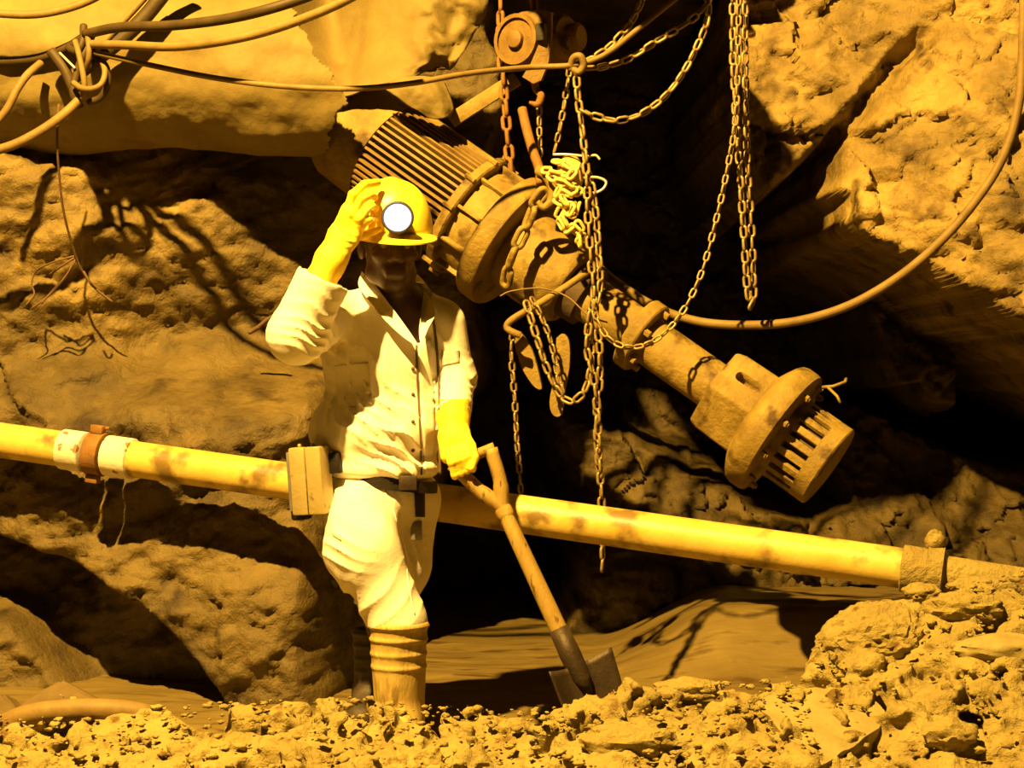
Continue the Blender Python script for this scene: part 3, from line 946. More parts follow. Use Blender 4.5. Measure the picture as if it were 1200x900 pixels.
# brace bar between duct and hoist, and the sling strap
add('brace_bar', (lambda a, b: box((a + b) / 2, (b - a).normalized(), EY, (b - a).normalized().cross(EY), (b - a).length / 2, 0.012, 0.026, 0.004))(W(528, 142, 6.3), W(606, 92, 6.35)), 'pump',
    label='flat muddy bar leaning from the motor up to the hoist', cat='bar', sharp=35)
strap = add('sling_strap', tube(WP([(612, 128, 6.16), (617, 150, 6.12), (624, 175, 6.08), (632, 198, 6.04), (634, 215, 6.0)], 8), 0.017, 8), 'rust', label='short rusty link bar joining hoist hook and chain heap', cat='link bar')
hk = add('load_hook', tube(WP([(632, 200, 6.0), (641, 205, 5.97), (648, 220, 5.96), (646, 236, 5.96), (637, 243, 5.96), (630, 236, 5.96)], 8), [0.020] * 17 + [0.020 - 0.0005 * i for i in range(24)], 10), 'pump', label='stout hook holding the heavy sling around the column', cat='hook')

# ================================================================== chains
def link_mesh(name, L_, Wd, wr, seg=12, ring=6):
    s = (L_ - Wd) / 2
    R = Wd / 2 - wr
    P = []
    h = seg // 2
    for i in range(h + 1):
        a = -math.pi / 2 + math.pi * i / h
        P.append(Vector((s + R * math.cos(a), R * math.sin(a), 0)))
    for i in range(h + 1):
        a = math.pi / 2 + math.pi * i / h
        P.append(Vector((-s + R * math.cos(a), R * math.sin(a), 0)))
    n = len(P)
    V, Fc = [], []
    for i, p in enumerate(P):
        t = (P[(i + 1) % n] - P[i - 1]).normalized()
        o = t.cross(EZ)
        for k in range(ring):
            a = 2 * math.pi * k / ring
            V.append(p + o * (math.cos(a) * wr) + EZ * (math.sin(a) * wr))
    for i in range(n):
        j = (i + 1) % n
        for k in range(ring):
            k2 = (k + 1) % ring
            Fc.append((i * ring + k, i * ring + k2, j * ring + k2, j * ring + k))
    me = np_mesh(name, [tuple(v) for v in V], Fc)
    return me

def chain(pts, label, link_key='mid', roll=0.6, group=None, name='chain', n=14):
    me, pitch = LINKS[link_key]
    P = WP(pts, n)
    seg = [(P[i + 1] - P[i]).length for i in range(len(P) - 1)]
    tot = sum(seg)
    cum = [0]
    for s in seg:
        cum.append(cum[-1] + s)
    root = thing(name, P[-1], label, 'chain', group)
    rng = random.Random(len(label) * 13 + int(pts[0][0]))
    N = max(2, int(tot / pitch))
    j = 0
    for i in range(N):
        d = (i + 0.5) * tot / N
        while j < len(seg) - 1 and cum[j + 1] < d:
            j += 1
        p = P[j].lerp(P[j + 1], (d - cum[j]) / max(seg[j], 1e-9))
        t = (P[min(j + 2, len(P) - 1)] - P[max(j - 1, 0)]).normalized()
        q = t.to_track_quat('X', 'Z')
        q = q @ Quaternion((1, 0, 0), roll + (math.pi / 2 if i % 2 else 0) + rng.uniform(-0.25, 0.25))
        o = bpy.data.objects.new('link', me)
        o.location = p - OFF[root]
        o.rotation_mode = 'QUATERNION'
        o.rotation_quaternion = q
        o.parent = root
        link(o)
    return root

LINKS = {}
for key, L_, Wd, wr, m in (('mid', 0.050, 0.030, 0.0052, 'chain'), ('small', 0.040, 0.024, 0.0042, 'chain'), ('heavy', 0.092, 0.054, 0.0105, 'pump'), ('mud', 0.052, 0.032, 0.0062, 'chain_mud'), ('rust', 0.066, 0.040, 0.0075, 'rust')):
    me = link_mesh('link_' + key, L_, Wd, wr)
    me.materials.append(M[m])
    LINKS[key] = (me, L_ - 2 * wr + 0.001)

# looped chain hanging at the right, and the long slack run
chain([(859, -40, 5.95), (859, 60, 5.95), (862, 130, 5.95), (867, 200, 5.95), (872, 280, 5.95), (876, 340, 5.95), (880, 357, 5.95), (883, 340, 5.96), (881, 280, 5.97), (876, 200, 5.98), (874, 110, 5.98), (873, 40, 5.98), (874, -40, 5.98)],
      'long chain loop hanging straight down with its bottom above the black cable')
chain([(866, -40, 5.90), (865, 60, 5.90), (862, 140, 5.90), (853, 195, 5.90), (840, 255, 5.89), (822, 320, 5.87), (798, 368, 5.85), (770, 397, 5.83), (742, 407, 5.82), (718, 400, 5.83), (702, 380, 5.85), (693, 352, 5.86)],
      'slack chain swinging from the ceiling across the pump tube to the vertical chain', 'small')
# from the knot up to the right
chain([(684, 74, 5.92), (705, 62, 5.93), (724, 45, 5.94), (742, 22, 5.95), (756, -8, 5.96), (768, -40, 5.97)], 'chain rising steeply from the knot, upper one of three', 'mid')
chain([(684, 80, 5.93), (708, 78, 5.94), (738, 68, 5.95), (770, 48, 5.95), (800, 30, 5.95), (822, 12, 5.95), (834, -10, 5.95), (840, -40, 5.95)], 'chain running from the knot to the upper right below the cable', 'mid')
chain([(680, 128, 5.90), (700, 137, 5.90), (725, 141, 5.90), (752, 133, 5.91), (778, 114, 5.92), (800, 86, 5.93), (818, 52, 5.94), (829, 20, 5.95), (834, -40, 5.95)], 'sagging chain curve, lowest of the three at the top centre', 'mid')
chain([(668, 78, 5.96), (664, 105, 5.97), (659, 135, 5.98), (654, 160, 5.99), (649, 180, 6.0)], 'short chain from the knot down to the chain heap', 'small')
# central vertical strands
chain([(675, 74, 5.90), (677, 110, 5.90), (682, 150, 5.90), (687, 200, 5.89), (689, 250, 5.88), (692, 300, 5.87), (695, 340, 5.86), (690, 380, 5.86), (688, 410, 5.86), (695, 440, 5.86), (700, 480, 5.87), (702, 530, 5.88), (705, 590, 5.89), (706, 650, 5.9), (705, 670, 5.9)],
      'main vertical chain falling from the knot past the column to the yellow pipe', 'mid')
chain([(690, 200, 5.91), (697, 240, 5.90), (701, 290, 5.89), (703, 335, 5.88), (697, 370, 5.87), (702, 400, 5.87), (703, 440, 5.88), (699, 500, 5.88), (703, 560, 5.89)],
      'second vertical strand twisted beside the main chain', 'mid', roll=0.1)
chain([(616, 352, 5.92), (622, 372, 5.91), (632, 405, 5.9), (643, 437, 5.9), (655, 460, 5.9), (668, 470, 5.89), (682, 462, 5.88), (691, 440, 5.88), (693, 412, 5.88), (691, 385, 5.88)],
      'chain sling looped below the hook bar', 'mid')
chain([(622, 348, 5.94), (632, 366, 5.94), (643, 392, 5.94), (650, 420, 5.94), (655, 445, 5.94), (660, 462, 5.94)], 'slack strand hanging inside the sling beside the narrow plate', 'small')
chain([(601, 388, 5.92), (599, 410, 5.93), (601, 440, 5.94), (604, 480, 5.95), (606, 520, 5.95), (609, 555, 5.95), (611, 590, 5.96)], 'single chain hanging from the tip of the hook bar', 'small')
# heavy chain around the column
chain([(640, 222, 5.97), (628, 238, 5.98), (618, 262, 5.99), (606, 288, 6.0), (597, 312, 6.02), (592, 336, 6.06)], 'heavy large link chain wrapped around the pump column', 'heavy', roll=0.9)
chain([(586, -40, 6.28), (587, 40, 6.28), (590, 100, 6.27), (594, 150, 6.26), (599, 205, 6.24)], 'dark rusty chain hanging on the near side of the hoist', 'rust')
chain([(632, 112, 6.22), (632, 150, 6.22), (633, 185, 6.22)], 'thin dark chain behind the short link bar', 'small')
# heap of muddy chain
heap = [(648, 188, 5.96), (662, 192, 5.92), (676, 196, 5.92), (668, 204, 5.90), (652, 203, 5.91), (640, 200, 5.94), (652, 212, 5.90), (668, 216, 5.89), (680, 222, 5.90), (668, 228, 5.88), (656, 222, 5.90),
        (652, 234, 5.91), (664, 240, 5.89), (678, 240, 5.90), (672, 252, 5.89), (658, 246, 5.90), (655, 258, 5.91), (664, 270, 5.90), (676, 262, 5.89), (682, 275, 5.90), (676, 285, 5.91)]
chain(heap, 'bright muddy chain bunched up in a heap on the hook', 'mud', n=8)
chain([(660, 190, 5.90), (672, 200, 5.88), (664, 212, 5.87), (674, 222, 5.88), (660, 232, 5.88), (670, 244, 5.88), (662, 258, 5.89), (676, 270, 5.89), (680, 290, 5.90)], 'tail of muddy chain dangling from the heap', 'mud', n=8)
add('chain_bucket', ico(W(668, 205, 5.96), 0.062, 3, 3, 0.08, 1.2, (0.75, 0.5, 1.1)), 'yellow_pipe', label='small rounded yellow housing behind the chain heap', cat='housing')
# dark link hanging near the duct bar (knot)
knot = add('knot', tube(WP([(668, 82, 5.90), (672, 68, 5.88), (680, 66, 5.87), (684, 76, 5.88), (678, 84, 5.89), (670, 78, 5.90), (674, 70, 5.93), (684, 70, 5.94)], 8), 0.012, 8), 'cable', label='knot of rope tying cable and chains together', cat='rope')

# ================================================================== cables
def cable(pts, r, m, label, name='cable', n=14, seg=10):
    return add(name, tube(WP(pts, n), r, seg), m, label=label, cat='cable')
cable([(1200, -40, 6.0), (1199, 40, 6.0), (1194, 120, 6.0), (1175, 185, 6.0), (1140, 240, 6.0), (1095, 290, 6.0), (1045, 330, 6.0), (990, 360, 6.02), (930, 377, 6.05), (870, 381, 6.1), (815, 376, 6.15), (765, 358, 6.25), (715, 325, 6.3), (690, 300, 6.35)],
      0.0155, 'cable', 'long cable sagging from the upper right corner to behind the pump', seg=12)
cable([(112, 62, 5.95), (170, 75, 5.8), (250, 91, 5.66), (330, 101, 5.6), (410, 104, 5.6), (480, 98, 5.65), (550, 86, 5.75), (620, 79, 5.9), (665, 77, 5.89), (690, 72, 5.9), (715, 60, 5.9), (750, 32, 5.92), (800, -8, 5.93), (840, -40, 5.94)],
      0.0095, 'cable', 'thin cable stretched across the top from the bundle through the knot')
cable([(106, 52, 5.95), (150, 53, 5.8), (200, 55, 5.65), (250, 50, 5.55), (300, 40, 5.5), (350, 24, 5.45), (400, 3, 5.4), (450, -25, 5.4)], 0.0145, 'cable', 'pale cable curving from the bundle up past the torn duct')
cable([(100, 40, 5.97), (140, 32, 5.85), (200, 30, 5.7), (260, 23, 5.6), (310, 12, 5.5), (360, -4, 5.5), (410, -25, 5.5)], 0.0165, 'cable_dark', 'dark hose leaving the bundle along the top of the duct')
cable([(-40, 10, 5.95), (0, 16, 5.95), (40, 17, 5.95), (75, 11, 5.95), (108, -1, 5.95), (150, -25, 5.95)], 0.014, 'cable', 'brown cable dipping into view at the top left corner')
cable([(80, 95, 6.05), (105, 75, 6.03), (135, 52, 6.02), (165, 25, 6.02), (190, -5, 6.02), (215, -40, 6.02)], 0.026, 'cable_dark', 'thick dark hose climbing from the bundle to the top edge')
cable([(85, 88, 6.03), (110, 62, 6.0), (135, 35, 6.0), (160, 8, 6.0), (185, -20, 6.0)], 0.012, 'cable', 'pale cable running alongside the thick dark hose')
cable([(92, 118, 5.98), (75, 134, 5.96), (50, 152, 5.95), (20, 168, 5.94), (-10, 178, 5.94), (-50, 190, 5.94)], 0.0165, 'cable', 'thick pale cable leaving the bundle to the lower left')
cable([(48, 74, 6.05), (32, 88, 6.0), (20, 105, 5.98), (8, 128, 5.97), (-10, 150, 5.97)], 0.0135, 'cable', 'short cable bending down out of the left edge above the thick one')
cable([(-60, 70, 6.12), (0, 72, 6.1), (45, 68, 6.08), (80, 55, 6.05), (98, 44, 6.03)], 0.016, 'cable_dark', 'dark cable entering the bundle from the left edge')
# bundle of ties
bd = thing('cable_tie_bundle', W(104, 80, 5.95), 'tangle of straps binding the cables together at upper left', 'cable tie')
def tie(pts, r, m):
    add('strap', tube(WP(pts, 8), r, 8), m, bd)
tie([(88, 48, 5.97), (92, 62, 5.94), (96, 80, 5.93), (99, 100, 5.93), (97, 116, 5.95)], 0.010, 'cable')
tie([(102, 38, 5.97), (104, 52, 5.94), (104, 68, 5.94), (101, 82, 5.97)], 0.010, 'cable')
tie([(86, 97, 5.95), (95, 103, 5.92), (108, 104, 5.91), (119, 98, 5.92), (123, 84, 5.94), (118, 70, 5.97), (108, 62, 6.0)], 0.010, 'cable')
tie([(112, 66, 5.98), (124, 78, 5.96), (126, 98, 5.96), (118, 114, 5.98), (104, 120, 6.0)], 0.012, 'cable_dark')
tie([(98, 30, 6.0), (97, 48, 5.97), (90, 60, 5.97), (80, 56, 6.0)], 0.013, 'cable_dark')
tie([(108, 40, 6.0), (100, 60, 5.98), (90, 85, 5.98), (86, 110, 5.98), (94, 126, 6.0)], 0.014, 'cable_dark')
tie([(70, 62, 6.0), (80, 72, 5.97), (88, 80, 5.96)], 0.004, 'wire')
tie([(60, 60, 6.02), (75, 80, 6.0), (84, 100, 6.0), (92, 118, 6.0)], 0.018, 'cable_dark')
# hanging thread and roots
rt = add('hanging_root', tube(WP([(69, 122, 6.0), (67, 160, 6.0), (69, 200, 6.05), (74, 245, 6.12), (84, 285, 6.2), (95, 315, 6.26), (112, 338, 6.3), (132, 354, 6.32)], 8), 0.0045, 6), 'root', label='thin root hanging down the rock below the cable bundle', cat='root')
for pts in ([(87, 300), (60, 308), (42, 318), (37, 332), (40, 345), (30, 358)], [(87, 302), (72, 312), (58, 322)], [(88, 304), (78, 322), (62, 340), (48, 356)], [(88, 306), (74, 328), (58, 346), (36, 362)], [(98, 318), (106, 332), (112, 338)]):
    add('rootlet', tube(WP([(a, b, 6.2 + 0.06 * (i > 1)) for i, (a, b) in enumerate(pts)], 6), 0.0035 if len(pts) > 3 else 0.004, 5), 'root', rt)
add('twig', tube(WP([(292, 390, 6.3), (302, 384, 6.28), (312, 376, 6.26), (320, 371, 6.24)], 6), 0.008, 6), 'root', label='dark broken twig sticking out of the rock beside the raised elbow', cat='twig')

# ================================================================== torn ventilation duct
def build_duct():
    ctr = smooth_path([W(-260, 62, 6.44), W(-60, 68, 6.42), W(100, 72, 6.40), W(250, 78, 6.38), W(350, 84, 6.36), W(470, 92, 6.36)], 80)
    fr = frames(ctr)
    ns, nt = len(fr), 260
    V = np.zeros((ns, nt, 3))
    for i, (p, t, u, v) in enumerate(fr):
        e1 = (EZ - t * t.z).normalized()
        e2 = t.cross(e1)
        if e2.y > 0:
            e2 = -e2
        for k in range(nt):
            a = 2 * math.pi * k / (nt - 1)      # 0 = top, 90deg = facing camera
            r = 0.275 + 0.05 * sstep(0.3, -0.9, math.cos(a)) * 0.6
            V[i, k] = p + e1 * (math.cos(a) * r * 0.98) + e2 * (math.sin(a) * r)
    n = fbm(V[..., 0] * 1.6, V[..., 1] * 3, V[..., 2] * 3.5, 3, 71) * 0.035 + fbm(V[..., 0] * 9, V[..., 1] * 9, V[..., 2] * 9, 3, 72) * 0.006
    sag = np.sin(np.linspace(0, 1, ns) * 20)[:, None] * 0.008
    c = np.array([tuple(f[0]) for f in fr])[:, None]
    d = V - c
    d /= np.linalg.norm(d, axis=-1, keepdims=True)
    V = V + d * (n + sag)[..., None]
    # torn end
    px = 600 + V[..., 0] / V[..., 1] * F
    py = 450 - (V[..., 2] - CZ) / V[..., 1] * F
    # keep until a ragged line (seen from the front): further along at the bottom edge
    k = np.arange(nt)[None] / (nt - 1) * 360.0 + 0 * px
    lim = np.interp(k, [0, 40, 60, 75, 90, 105, 118, 130, 150, 180, 230, 300, 360], [335, 338, 350, 362, 374, 398, 410, 392, 386, 384, 380, 350, 335])
    lim = lim + fbm(k * 0.11, 0, 0, 3, 77) * 9
    keep = px < lim
    f = grid_faces(ns, nt)
    kf = keep.reshape(-1)[f].all(1)
    return V.reshape(-1, 3), f[kf][:, ::-1]

def clean(geo):
    v, f = geo
    used = np.unique(f)
    mp = np.full(len(v), -1)
    mp[used] = np.arange(len(used))
    return np.asarray(v)[used], mp[f]

duct = add('ventilation_duct', clean(build_duct()), 'duct', label='torn canvas ventilation duct sagging across the upper left rock', cat='duct')
sm = duct.modifiers.new('thick', 'SOLIDIFY')
sm.thickness = 0.008

def patch(ctrl, nu, nv, crumple, seed, mask=None):
    """bilinear-smooth patch through a control net of (px, py, Y)"""
    rows = [smooth_path([W(*p) for p in r], nu) for r in ctrl]
    cols = list(zip(*rows))
    P = np.array([[tuple(q) for q in smooth_path(list(c), nv)] for c in cols])
    f1, f2 = worley(P[..., 0] * 9, P[..., 1] * 9, P[..., 2] * 9, seed)
    n = fbm(P[..., 0] * 5, P[..., 1] * 5, P[..., 2] * 5, 4, seed, 0.6, True)
    d = crumple(P) if callable(crumple) else crumple
    P[..., 1] -= (n * 0.5 + (f2 - f1) * 0.8) * d
    P[..., 2] += fbm(P[..., 0] * 8, P[..., 1] * 8, P[..., 2] * 8, 2, seed + 3) * d * 0.6
    f = grid_faces(P.shape[0], P.shape[1])
    if mask is not None:
        px = 600 + P[..., 0] / P[..., 1] * F
        py = 450 - (P[..., 2] - CZ) / P[..., 1] * F
        f = f[mask(px, py).reshape(-1)[f].all(1)]
    return clean((P.reshape(-1, 3), f))

def flap(ctrl, nu, nv, cr, seed, mask=None):
    o = add('torn_flap', patch(ctrl, nu, nv, cr, seed, mask), 'duct', duct)
    s = o.modifiers.new('thick', 'SOLIDIFY')
    s.thickness = 0.006
    return o
# inner sheet behind the tear
flap([[(318, -60, 6.45), (380, -60, 6.72), (440, -60, 6.46), (500, -60, 6.40), (575, -60, 6.45)],
      [(330, 20, 6.34), (385, 20, 6.72), (440, 20, 6.46), (500, 20, 6.34), (570, 20, 6.44)],
      [(350, 70, 6.28), (395, 75, 6.52), (435, 72, 6.34), (492, 66, 6.28), (545, 60, 6.42)],
      [(372, 108, 6.24), (405, 112, 6.26), (430, 104, 6.24), (480, 92, 6.24), (528, 84, 6.42)]], 14, 16,
     lambda P: 0.012 + 0.05 * sstep(-0.40, -0.26, P[..., 0]), 81)
# stiff corner draped over the motor
flap([[(448, 102, 6.22), (470, 92, 6.2), (500, 92, 6.2), (522, 98, 6.24)],
      [(462, 112, 6.19), (484, 104, 6.16), (510, 108, 6.17), (528, 112, 6.22)],
      [(482, 126, 6.18), (500, 122, 6.16), (518, 124, 6.17), (532, 128, 6.22)],
      [(502, 140, 6.19), (513, 141, 6.18), (522, 140, 6.19), (528, 138, 6.22)]], 10, 10, 0.015, 85)

# ================================================================== the miner
PER = thing('person', W(455, 868, 5.33), 'miner in pale work clothes touching his helmet and leaning on a shovel', 'person')

# ---- joints
NECK = W(467, 352, 5.36)
R_SH, R_EL, R_WR = W(388, 372, 5.31), W(347, 392, 5.07), W(393, 296, 5.06)
L_SH, L_EL, L_WR = W(518, 380, 5.35), W(531, 442, 5.36), W(531, 488, 5.20)
HC = W(457, 289, 5.29)
yaw, pitch = math.radians(14), math.radians(6)
HR = Matrix.Rotation(yaw, 3, 'Z') @ Matrix.Rotation(-pitch, 3, 'X').inverted()
# head local axes: x = viewer's right, y = forward (towards camera), z = up
hf = Vector((math.sin(yaw), -math.cos(yaw) * math.cos(pitch), -math.sin(pitch))).normalized()
hx = EZ.cross(hf).normalized() * 1.0
if hx.x < 0:
    hx = -hx
hz_ = hx.cross(hf)
if hz_.z < 0:
    hz_ = -hz_
def HP(x, y, z, s=1.05):
    return HC + (hx * x + hf * y + hz_ * z) * s
HROT = [tuple(hx), tuple(hf), tuple(hz_)]

# whole body: head fine-modelled, trunk and limbs simple inside the clothes, one surface
def build_body():
    lo, hi = bounds([W(330, 215, 5.0), W(555, 215, 5.0), W(330, 840, 5.2), W(555, 840, 5.62)], 0.03)
    g = Grid(lo, hi, 0.0042)
    s = 1.05
    e = lambda x, y, z, rx_, ry_, rz_: g.ell(HP(x, y, z), (rx_ * s, ry_ * s, rz_ * s), HROT)
    c = lambda a, b, ra, rb: g.cone(HP(*a), HP(*b), ra * s, rb * s)
    d = e(0, -.012, .04, .077, .097, .098)
    d = su(d, e(0, .022, -.03, .062, .074, .085), .03)
    d = su(d, e(0, .052, -.098, .034, .034, .026), .03)
    d = su(d, c((-.05, .02, -.075), (.05, .02, -.075), .022, .022), .03)
    d = su(d, c((-.043, .082, .026), (.043, .082, .026), .012, .012), .018)
    for q in (-1, 1):
        d = sdiff(d, e(.032 * q, .106, .008, .019, .016, .013), .010)
        d = su(d, e(.044 * q, .072, -.020, .022, .020, .018), .015)
    d = su(d, c((0, .094, .012), (0, .113, -.024), .008, .013), .012)
    for q in (-1, 1):
        d = su(d, c((.013 * q, .103, -.030), (.015 * q, .100, -.032), .010, .009), .006)
    d = su(d, c((-.021, .088, -.060), (.021, .088, -.060), .012, .012), .012)
    d = su(d, c((-.018, .089, -.073), (.018, .089, -.073), .010, .010), .009)
    for q in (-1, 1):
        d = su(d, e(.079 * q, -.004, -.006, .012, .022, .032), .006)
    chest = W(455, 420, 5.36)
    d = su(d, g.cone(HP(0, -.02, -.06), NECK + Vector((0, 0, -.02)), .058, .064), .03)
    d = su(d, g.cone(NECK + Vector((0, .0, -.02)), chest, .075, .115, 1.15), .06)
    d = su(d, g.cone(chest, W(450, 560, 5.36), .12, .12, 1.2), .05)
    d = su(d, g.cone(R_SH, R_EL, .05, .042), .05)
    d = su(d, g.cone(R_EL, R_WR, .042, .030), .02)
    d = su(d, g.cone(R_SH, chest, .05, .07), .05)
    d = su(d, g.cone(L_SH, L_EL, .05, .04), .05)
    d = su(d, g.cone(L_EL, L_WR, .04, .030), .02)
    d = su(d, g.cone(L_SH, chest, .05, .07), .05)
    for a in ((425, 590, 5.32, 424, 642, 5.15, 466, 800, 5.14), (480, 590, 5.38, 476, 662, 5.40, 430, 800, 5.56)):
        h, k, f_ = W(*a[:3]), W(*a[3:6]), W(*a[6:])
        d = su(d, g.cone(h, k, .075, .058), .05)
        d = su(d, g.cone(k, f_, .056, .042), .02)
    return g.mesh(d)
body = add('body', build_body(), 'skin', PER)
for q in (-1, 1):
    add('eye', ico(HP(.031 * q, .079, .004), .0120, 2, 0, 0), 'eye', PER)
add('undershirt', (lambda g: g.mesh(np.maximum(g.cone(NECK + Vector((0, .005, -.03)), W(470, 470, 5.33), .080, .085, 1.1), (g.z - (NECK.z - 0.045)))))(Grid(*bounds([W(420, 345, 5.2), W(520, 480, 5.5)], .06), 0.006)), 'undershirt', PER)

# ---- shirt
def fold(g, p, direction, freq, amp, seed, spread):
    """parallel cloth folds around p, running along `direction`"""
    d = Vector(direction).normalized()
    a = d.orthogonal().normalized()
    b = d.cross(a)
    X, Y, Z = g.x - p[0], g.y - p[1], g.z - p[2]
    r2 = X * X + Y * Y + Z * Z
    u = X * d.x + Y * d.y + Z * d.z
    wob = np.sin(u * freq * 0.4 + seed) * 0.9 + np.sin((X * a.x + Y * a.y + Z * a.z) * freq * 0.6 + seed * 2) * 0.6
    sn = np.sin(u * freq + wob + seed)
    return (1 - 2 * np.sqrt(np.abs(sn) + 0.01)) * -amp * 0.8 * np.exp(-r2 / (spread * spread))

CUFF = R_EL.lerp(R_WR, 0.62)
def build_shirt():
    lo, hi = bounds([W(315, 310, 4.98), W(560, 575, 4.98), W(315, 310, 5.56), W(560, 575, 5.56)], 0.02)
    g = Grid(lo, hi, 0.0048)
    tor = g.ell(W(457, 420, 5.37), (.205, .145, .225))
    tor = su(tor, g.cone(W(402, 374, 5.36), W(512, 378, 5.37), .066, .062), .06)
    tor = su(tor, g.ell(W(440, 506, 5.345), (.205, .175, .125)), .07)
    tor = su(tor, g.ell(W(450, 548, 5.345), (.165, .170, .055)), .03)
    tor = su(tor, g.cone(NECK + Vector((0, 0, .015)), NECK + Vector((0, 0, -.05)), .080, .12), .05)
    # left sleeve
    sl = su(g.cone(L_SH, L_EL, .073, .066), g.cone(L_EL, L_WR + Vector((0, 0, .01)), .066, .052), .03)
    d = su(tor, sl, .022)
    # raised right sleeve
    sr = g.cone(R_SH, R_EL, .088, .078)
    fa = (R_WR - R_EL).normalized()
    fore = g.cone(R_EL, CUFF, .082, .078)
    sr = su(sr, fore, .03)
    d = su(d, sr, .035)
    # noise and folds
    wv = noise(g.x * 7 + 0 * g.y + 0 * g.z, g.y * 7, g.z * 5, 3) * 0.007
    d = d + wv.astype(np.float32)
    d = d + fold(g, W(430, 470, 5.2), (0.8, 0, 0.75), 62, 0.010, 0.5, 0.13)
    d = d + fold(g, W(400, 450, 5.2), (1, 0, -0.15), 75, 0.009, 1.5, 0.12)
    d = d + fold(g, W(475, 515, 5.18), (0.55, 0, 1.0), 70, 0.009, 2.2, 0.11)
    d = d + fold(g, R_EL + Vector((.05, -.03, .01)), (0.3, 0.1, 1.0), 95, 0.009, 0.9, 0.09)
    d = d + fold(g, L_EL + Vector((0, -.04, -.04)), (0.15, 0, 1), 110, 0.009, 0.2, 0.075)
    d = d + fold(g, W(505, 400, 5.25), (1, 0, 0.5), 60, 0.005, 0.2, 0.09)
    d = d + fold(g, W(375, 400, 5.25), (1, 0, 0.9), 70, 0.008, 2.0, 0.08)
    # open cuff of the raised sleeve
    end = (g.x - CUFF.x) * fa.x + (g.y - CUFF.y) * fa.y + (g.z - CUFF.z) * fa.z
    near = g.cone(R_EL.lerp(R_WR, 0.45), R_WR + fa * .1, .13, .13)
    d = np.maximum(d, np.where(near < 0, end - 0.018 + noise(g.x * 30 + 0 * g.y, g.y * 30, g.z * 30 + 0 * g.x, 5) * 0.010, -1))
    d = sdiff(d, g.cone(R_EL.lerp(R_WR, 0.50), CUFF + fa * .10, .052, .082), .006)
    # left cuff end
    fl_ = (L_WR - L_EL).normalized()
    end = (g.x - L_WR.x) * fl_.x + (g.y - L_WR.y) * fl_.y + (g.z - L_WR.z) * fl_.z
    nl = g.cone(L_EL.lerp(L_WR, 0.6), L_WR + fl_ * .08, .09, .09)
    d = np.maximum(d, np.where(nl < 0, end - 0.004, -1))
    # hem
    hem = W(450, 566, 5.35).z
    px_tilt = (g.x - W(450, 560, 5.35).x) * 0.12
    d = np.maximum(d, hem - px_tilt * -1.0 - g.z)
    # neck opening: column plus a V down the front
    d = sdiff(d, g.cone(HP(0, 0, -.10), NECK + Vector((0.0, -.01, -.04)), .074, .070), .008)
    a, b, c = W(436, 338, 5.25), W(503, 345, 5.25), W(492, 408, 5.25)
    pxg = 600 + g.x / 5.25 * F + 0 * g.z
    pyg = 450 - (g.z - CZ) / 5.25 * F + 0 * g.x
    v = poly_sd(np.broadcast_to(pxg, (g.n[0], 1, g.n[2])), np.broadcast_to(pyg, (g.n[0], 1, g.n[2])), [(436, 330), (505, 330), (503, 352), (493, 402), (487, 402), (468, 380)]) / 400.0
    v = np.maximum(v, g.y - 5.36)
    d = sdiff(d, v.astype(np.float32), .006)
    return g.mesh(d)
shirt_geo = build_shirt()
shirt = add('shirt', shirt_geo, 'shirt', PER)
bvh_shirt = BVHTree.FromPolygons([tuple(p) for p in shirt_geo[0]], [tuple(q) for q in shirt_geo[1]])
EYE = Vector((0, 0, CZ))
def on(bvh, px, py, lift=0.0, default=5.2):
    d = (W(px, py, 1.0) - EYE).normalized()
    h = bvh.ray_cast(EYE, d, 20)
    if h[0] is None:
        return W(px, py, default)
    return h[0] - d * lift
def strip(bvh, pts, r, lift=0.0, n=8, seg=6):
    """a thin seam following the cloth"""
    Q = smooth_path([Vector((a, 0, b)) for a, b in pts], n)
    P = [on(bvh, q.x, q.z, lift) for q in Q]
    for _ in range(2):
        P = [P[0]] + [(P[i - 1] + P[i] * 2 + P[i + 1]) / 4 for i in range(1, len(P) - 1)] + [P[-1]]
    return tube(P, r, seg)
def ribbon(bvh, left, right, lift=0.004, n=8, thick=0.005):
    """cloth band between two edge lines laid on the garment"""
    A = smooth_path([Vector((a, 0, b)) for a, b in left], n)
    B = smooth_path([Vector((a, 0, b)) for a, b in right], n)
    V, Fc = [], []
    m_ = 4
    for i in range(len(A)):
        for k in range(m_ + 1):
            q = A[i].lerp(B[i], k / m_)
            V.append(on(bvh, q.x, q.z, lift))
    for i in range(len(A) - 1):
        for k in range(m_):
            a = i * (m_ + 1) + k
            Fc.append((a, a + 1, a + m_ + 2, a + m_ + 1))
    n0 = len(V)
    back = [v + Vector((0, thick + lift, 0)) for v in V]
    Fb = [tuple(reversed([j + n0 for j in f])) for f in Fc]
    # rim
    L_ = len(A)
    loop = [k for k in range(m_ + 1)] + [i * (m_ + 1) + m_ for i in range(1, L_)] + [(L_ - 1) * (m_ + 1) + k for k in range(m_ - 1, -1, -1)] + [i * (m_ + 1) for i in range(L_ - 2, 0, -1)]
    rim = [(loop[i], loop[i] + n0, loop[(i + 1) % len(loop)] + n0, loop[(i + 1) % len(loop)]) for i in range(len(loop))]
    return V + back, Fc + Fb + rim
add('placket', ribbon(bvh_shirt, [(490, 402), (492, 440), (494, 480), (496, 520), (497, 556)], [(505, 396), (507, 440), (509, 480), (510, 520), (510, 556)], 0.005), 'shirt', shirt)
add('seam', strip(bvh_shirt, [(488, 404), (489, 440), (491, 480), (493, 520), (494, 556)], 0.0032, 0.002), 'seam', shirt)
add('lamp_cord', strip(bvh_shirt, [(507, 372), (511, 400), (514, 440), (515, 480), (515, 520), (516, 556)], 0.0042, 0.003), 'seam', PER)
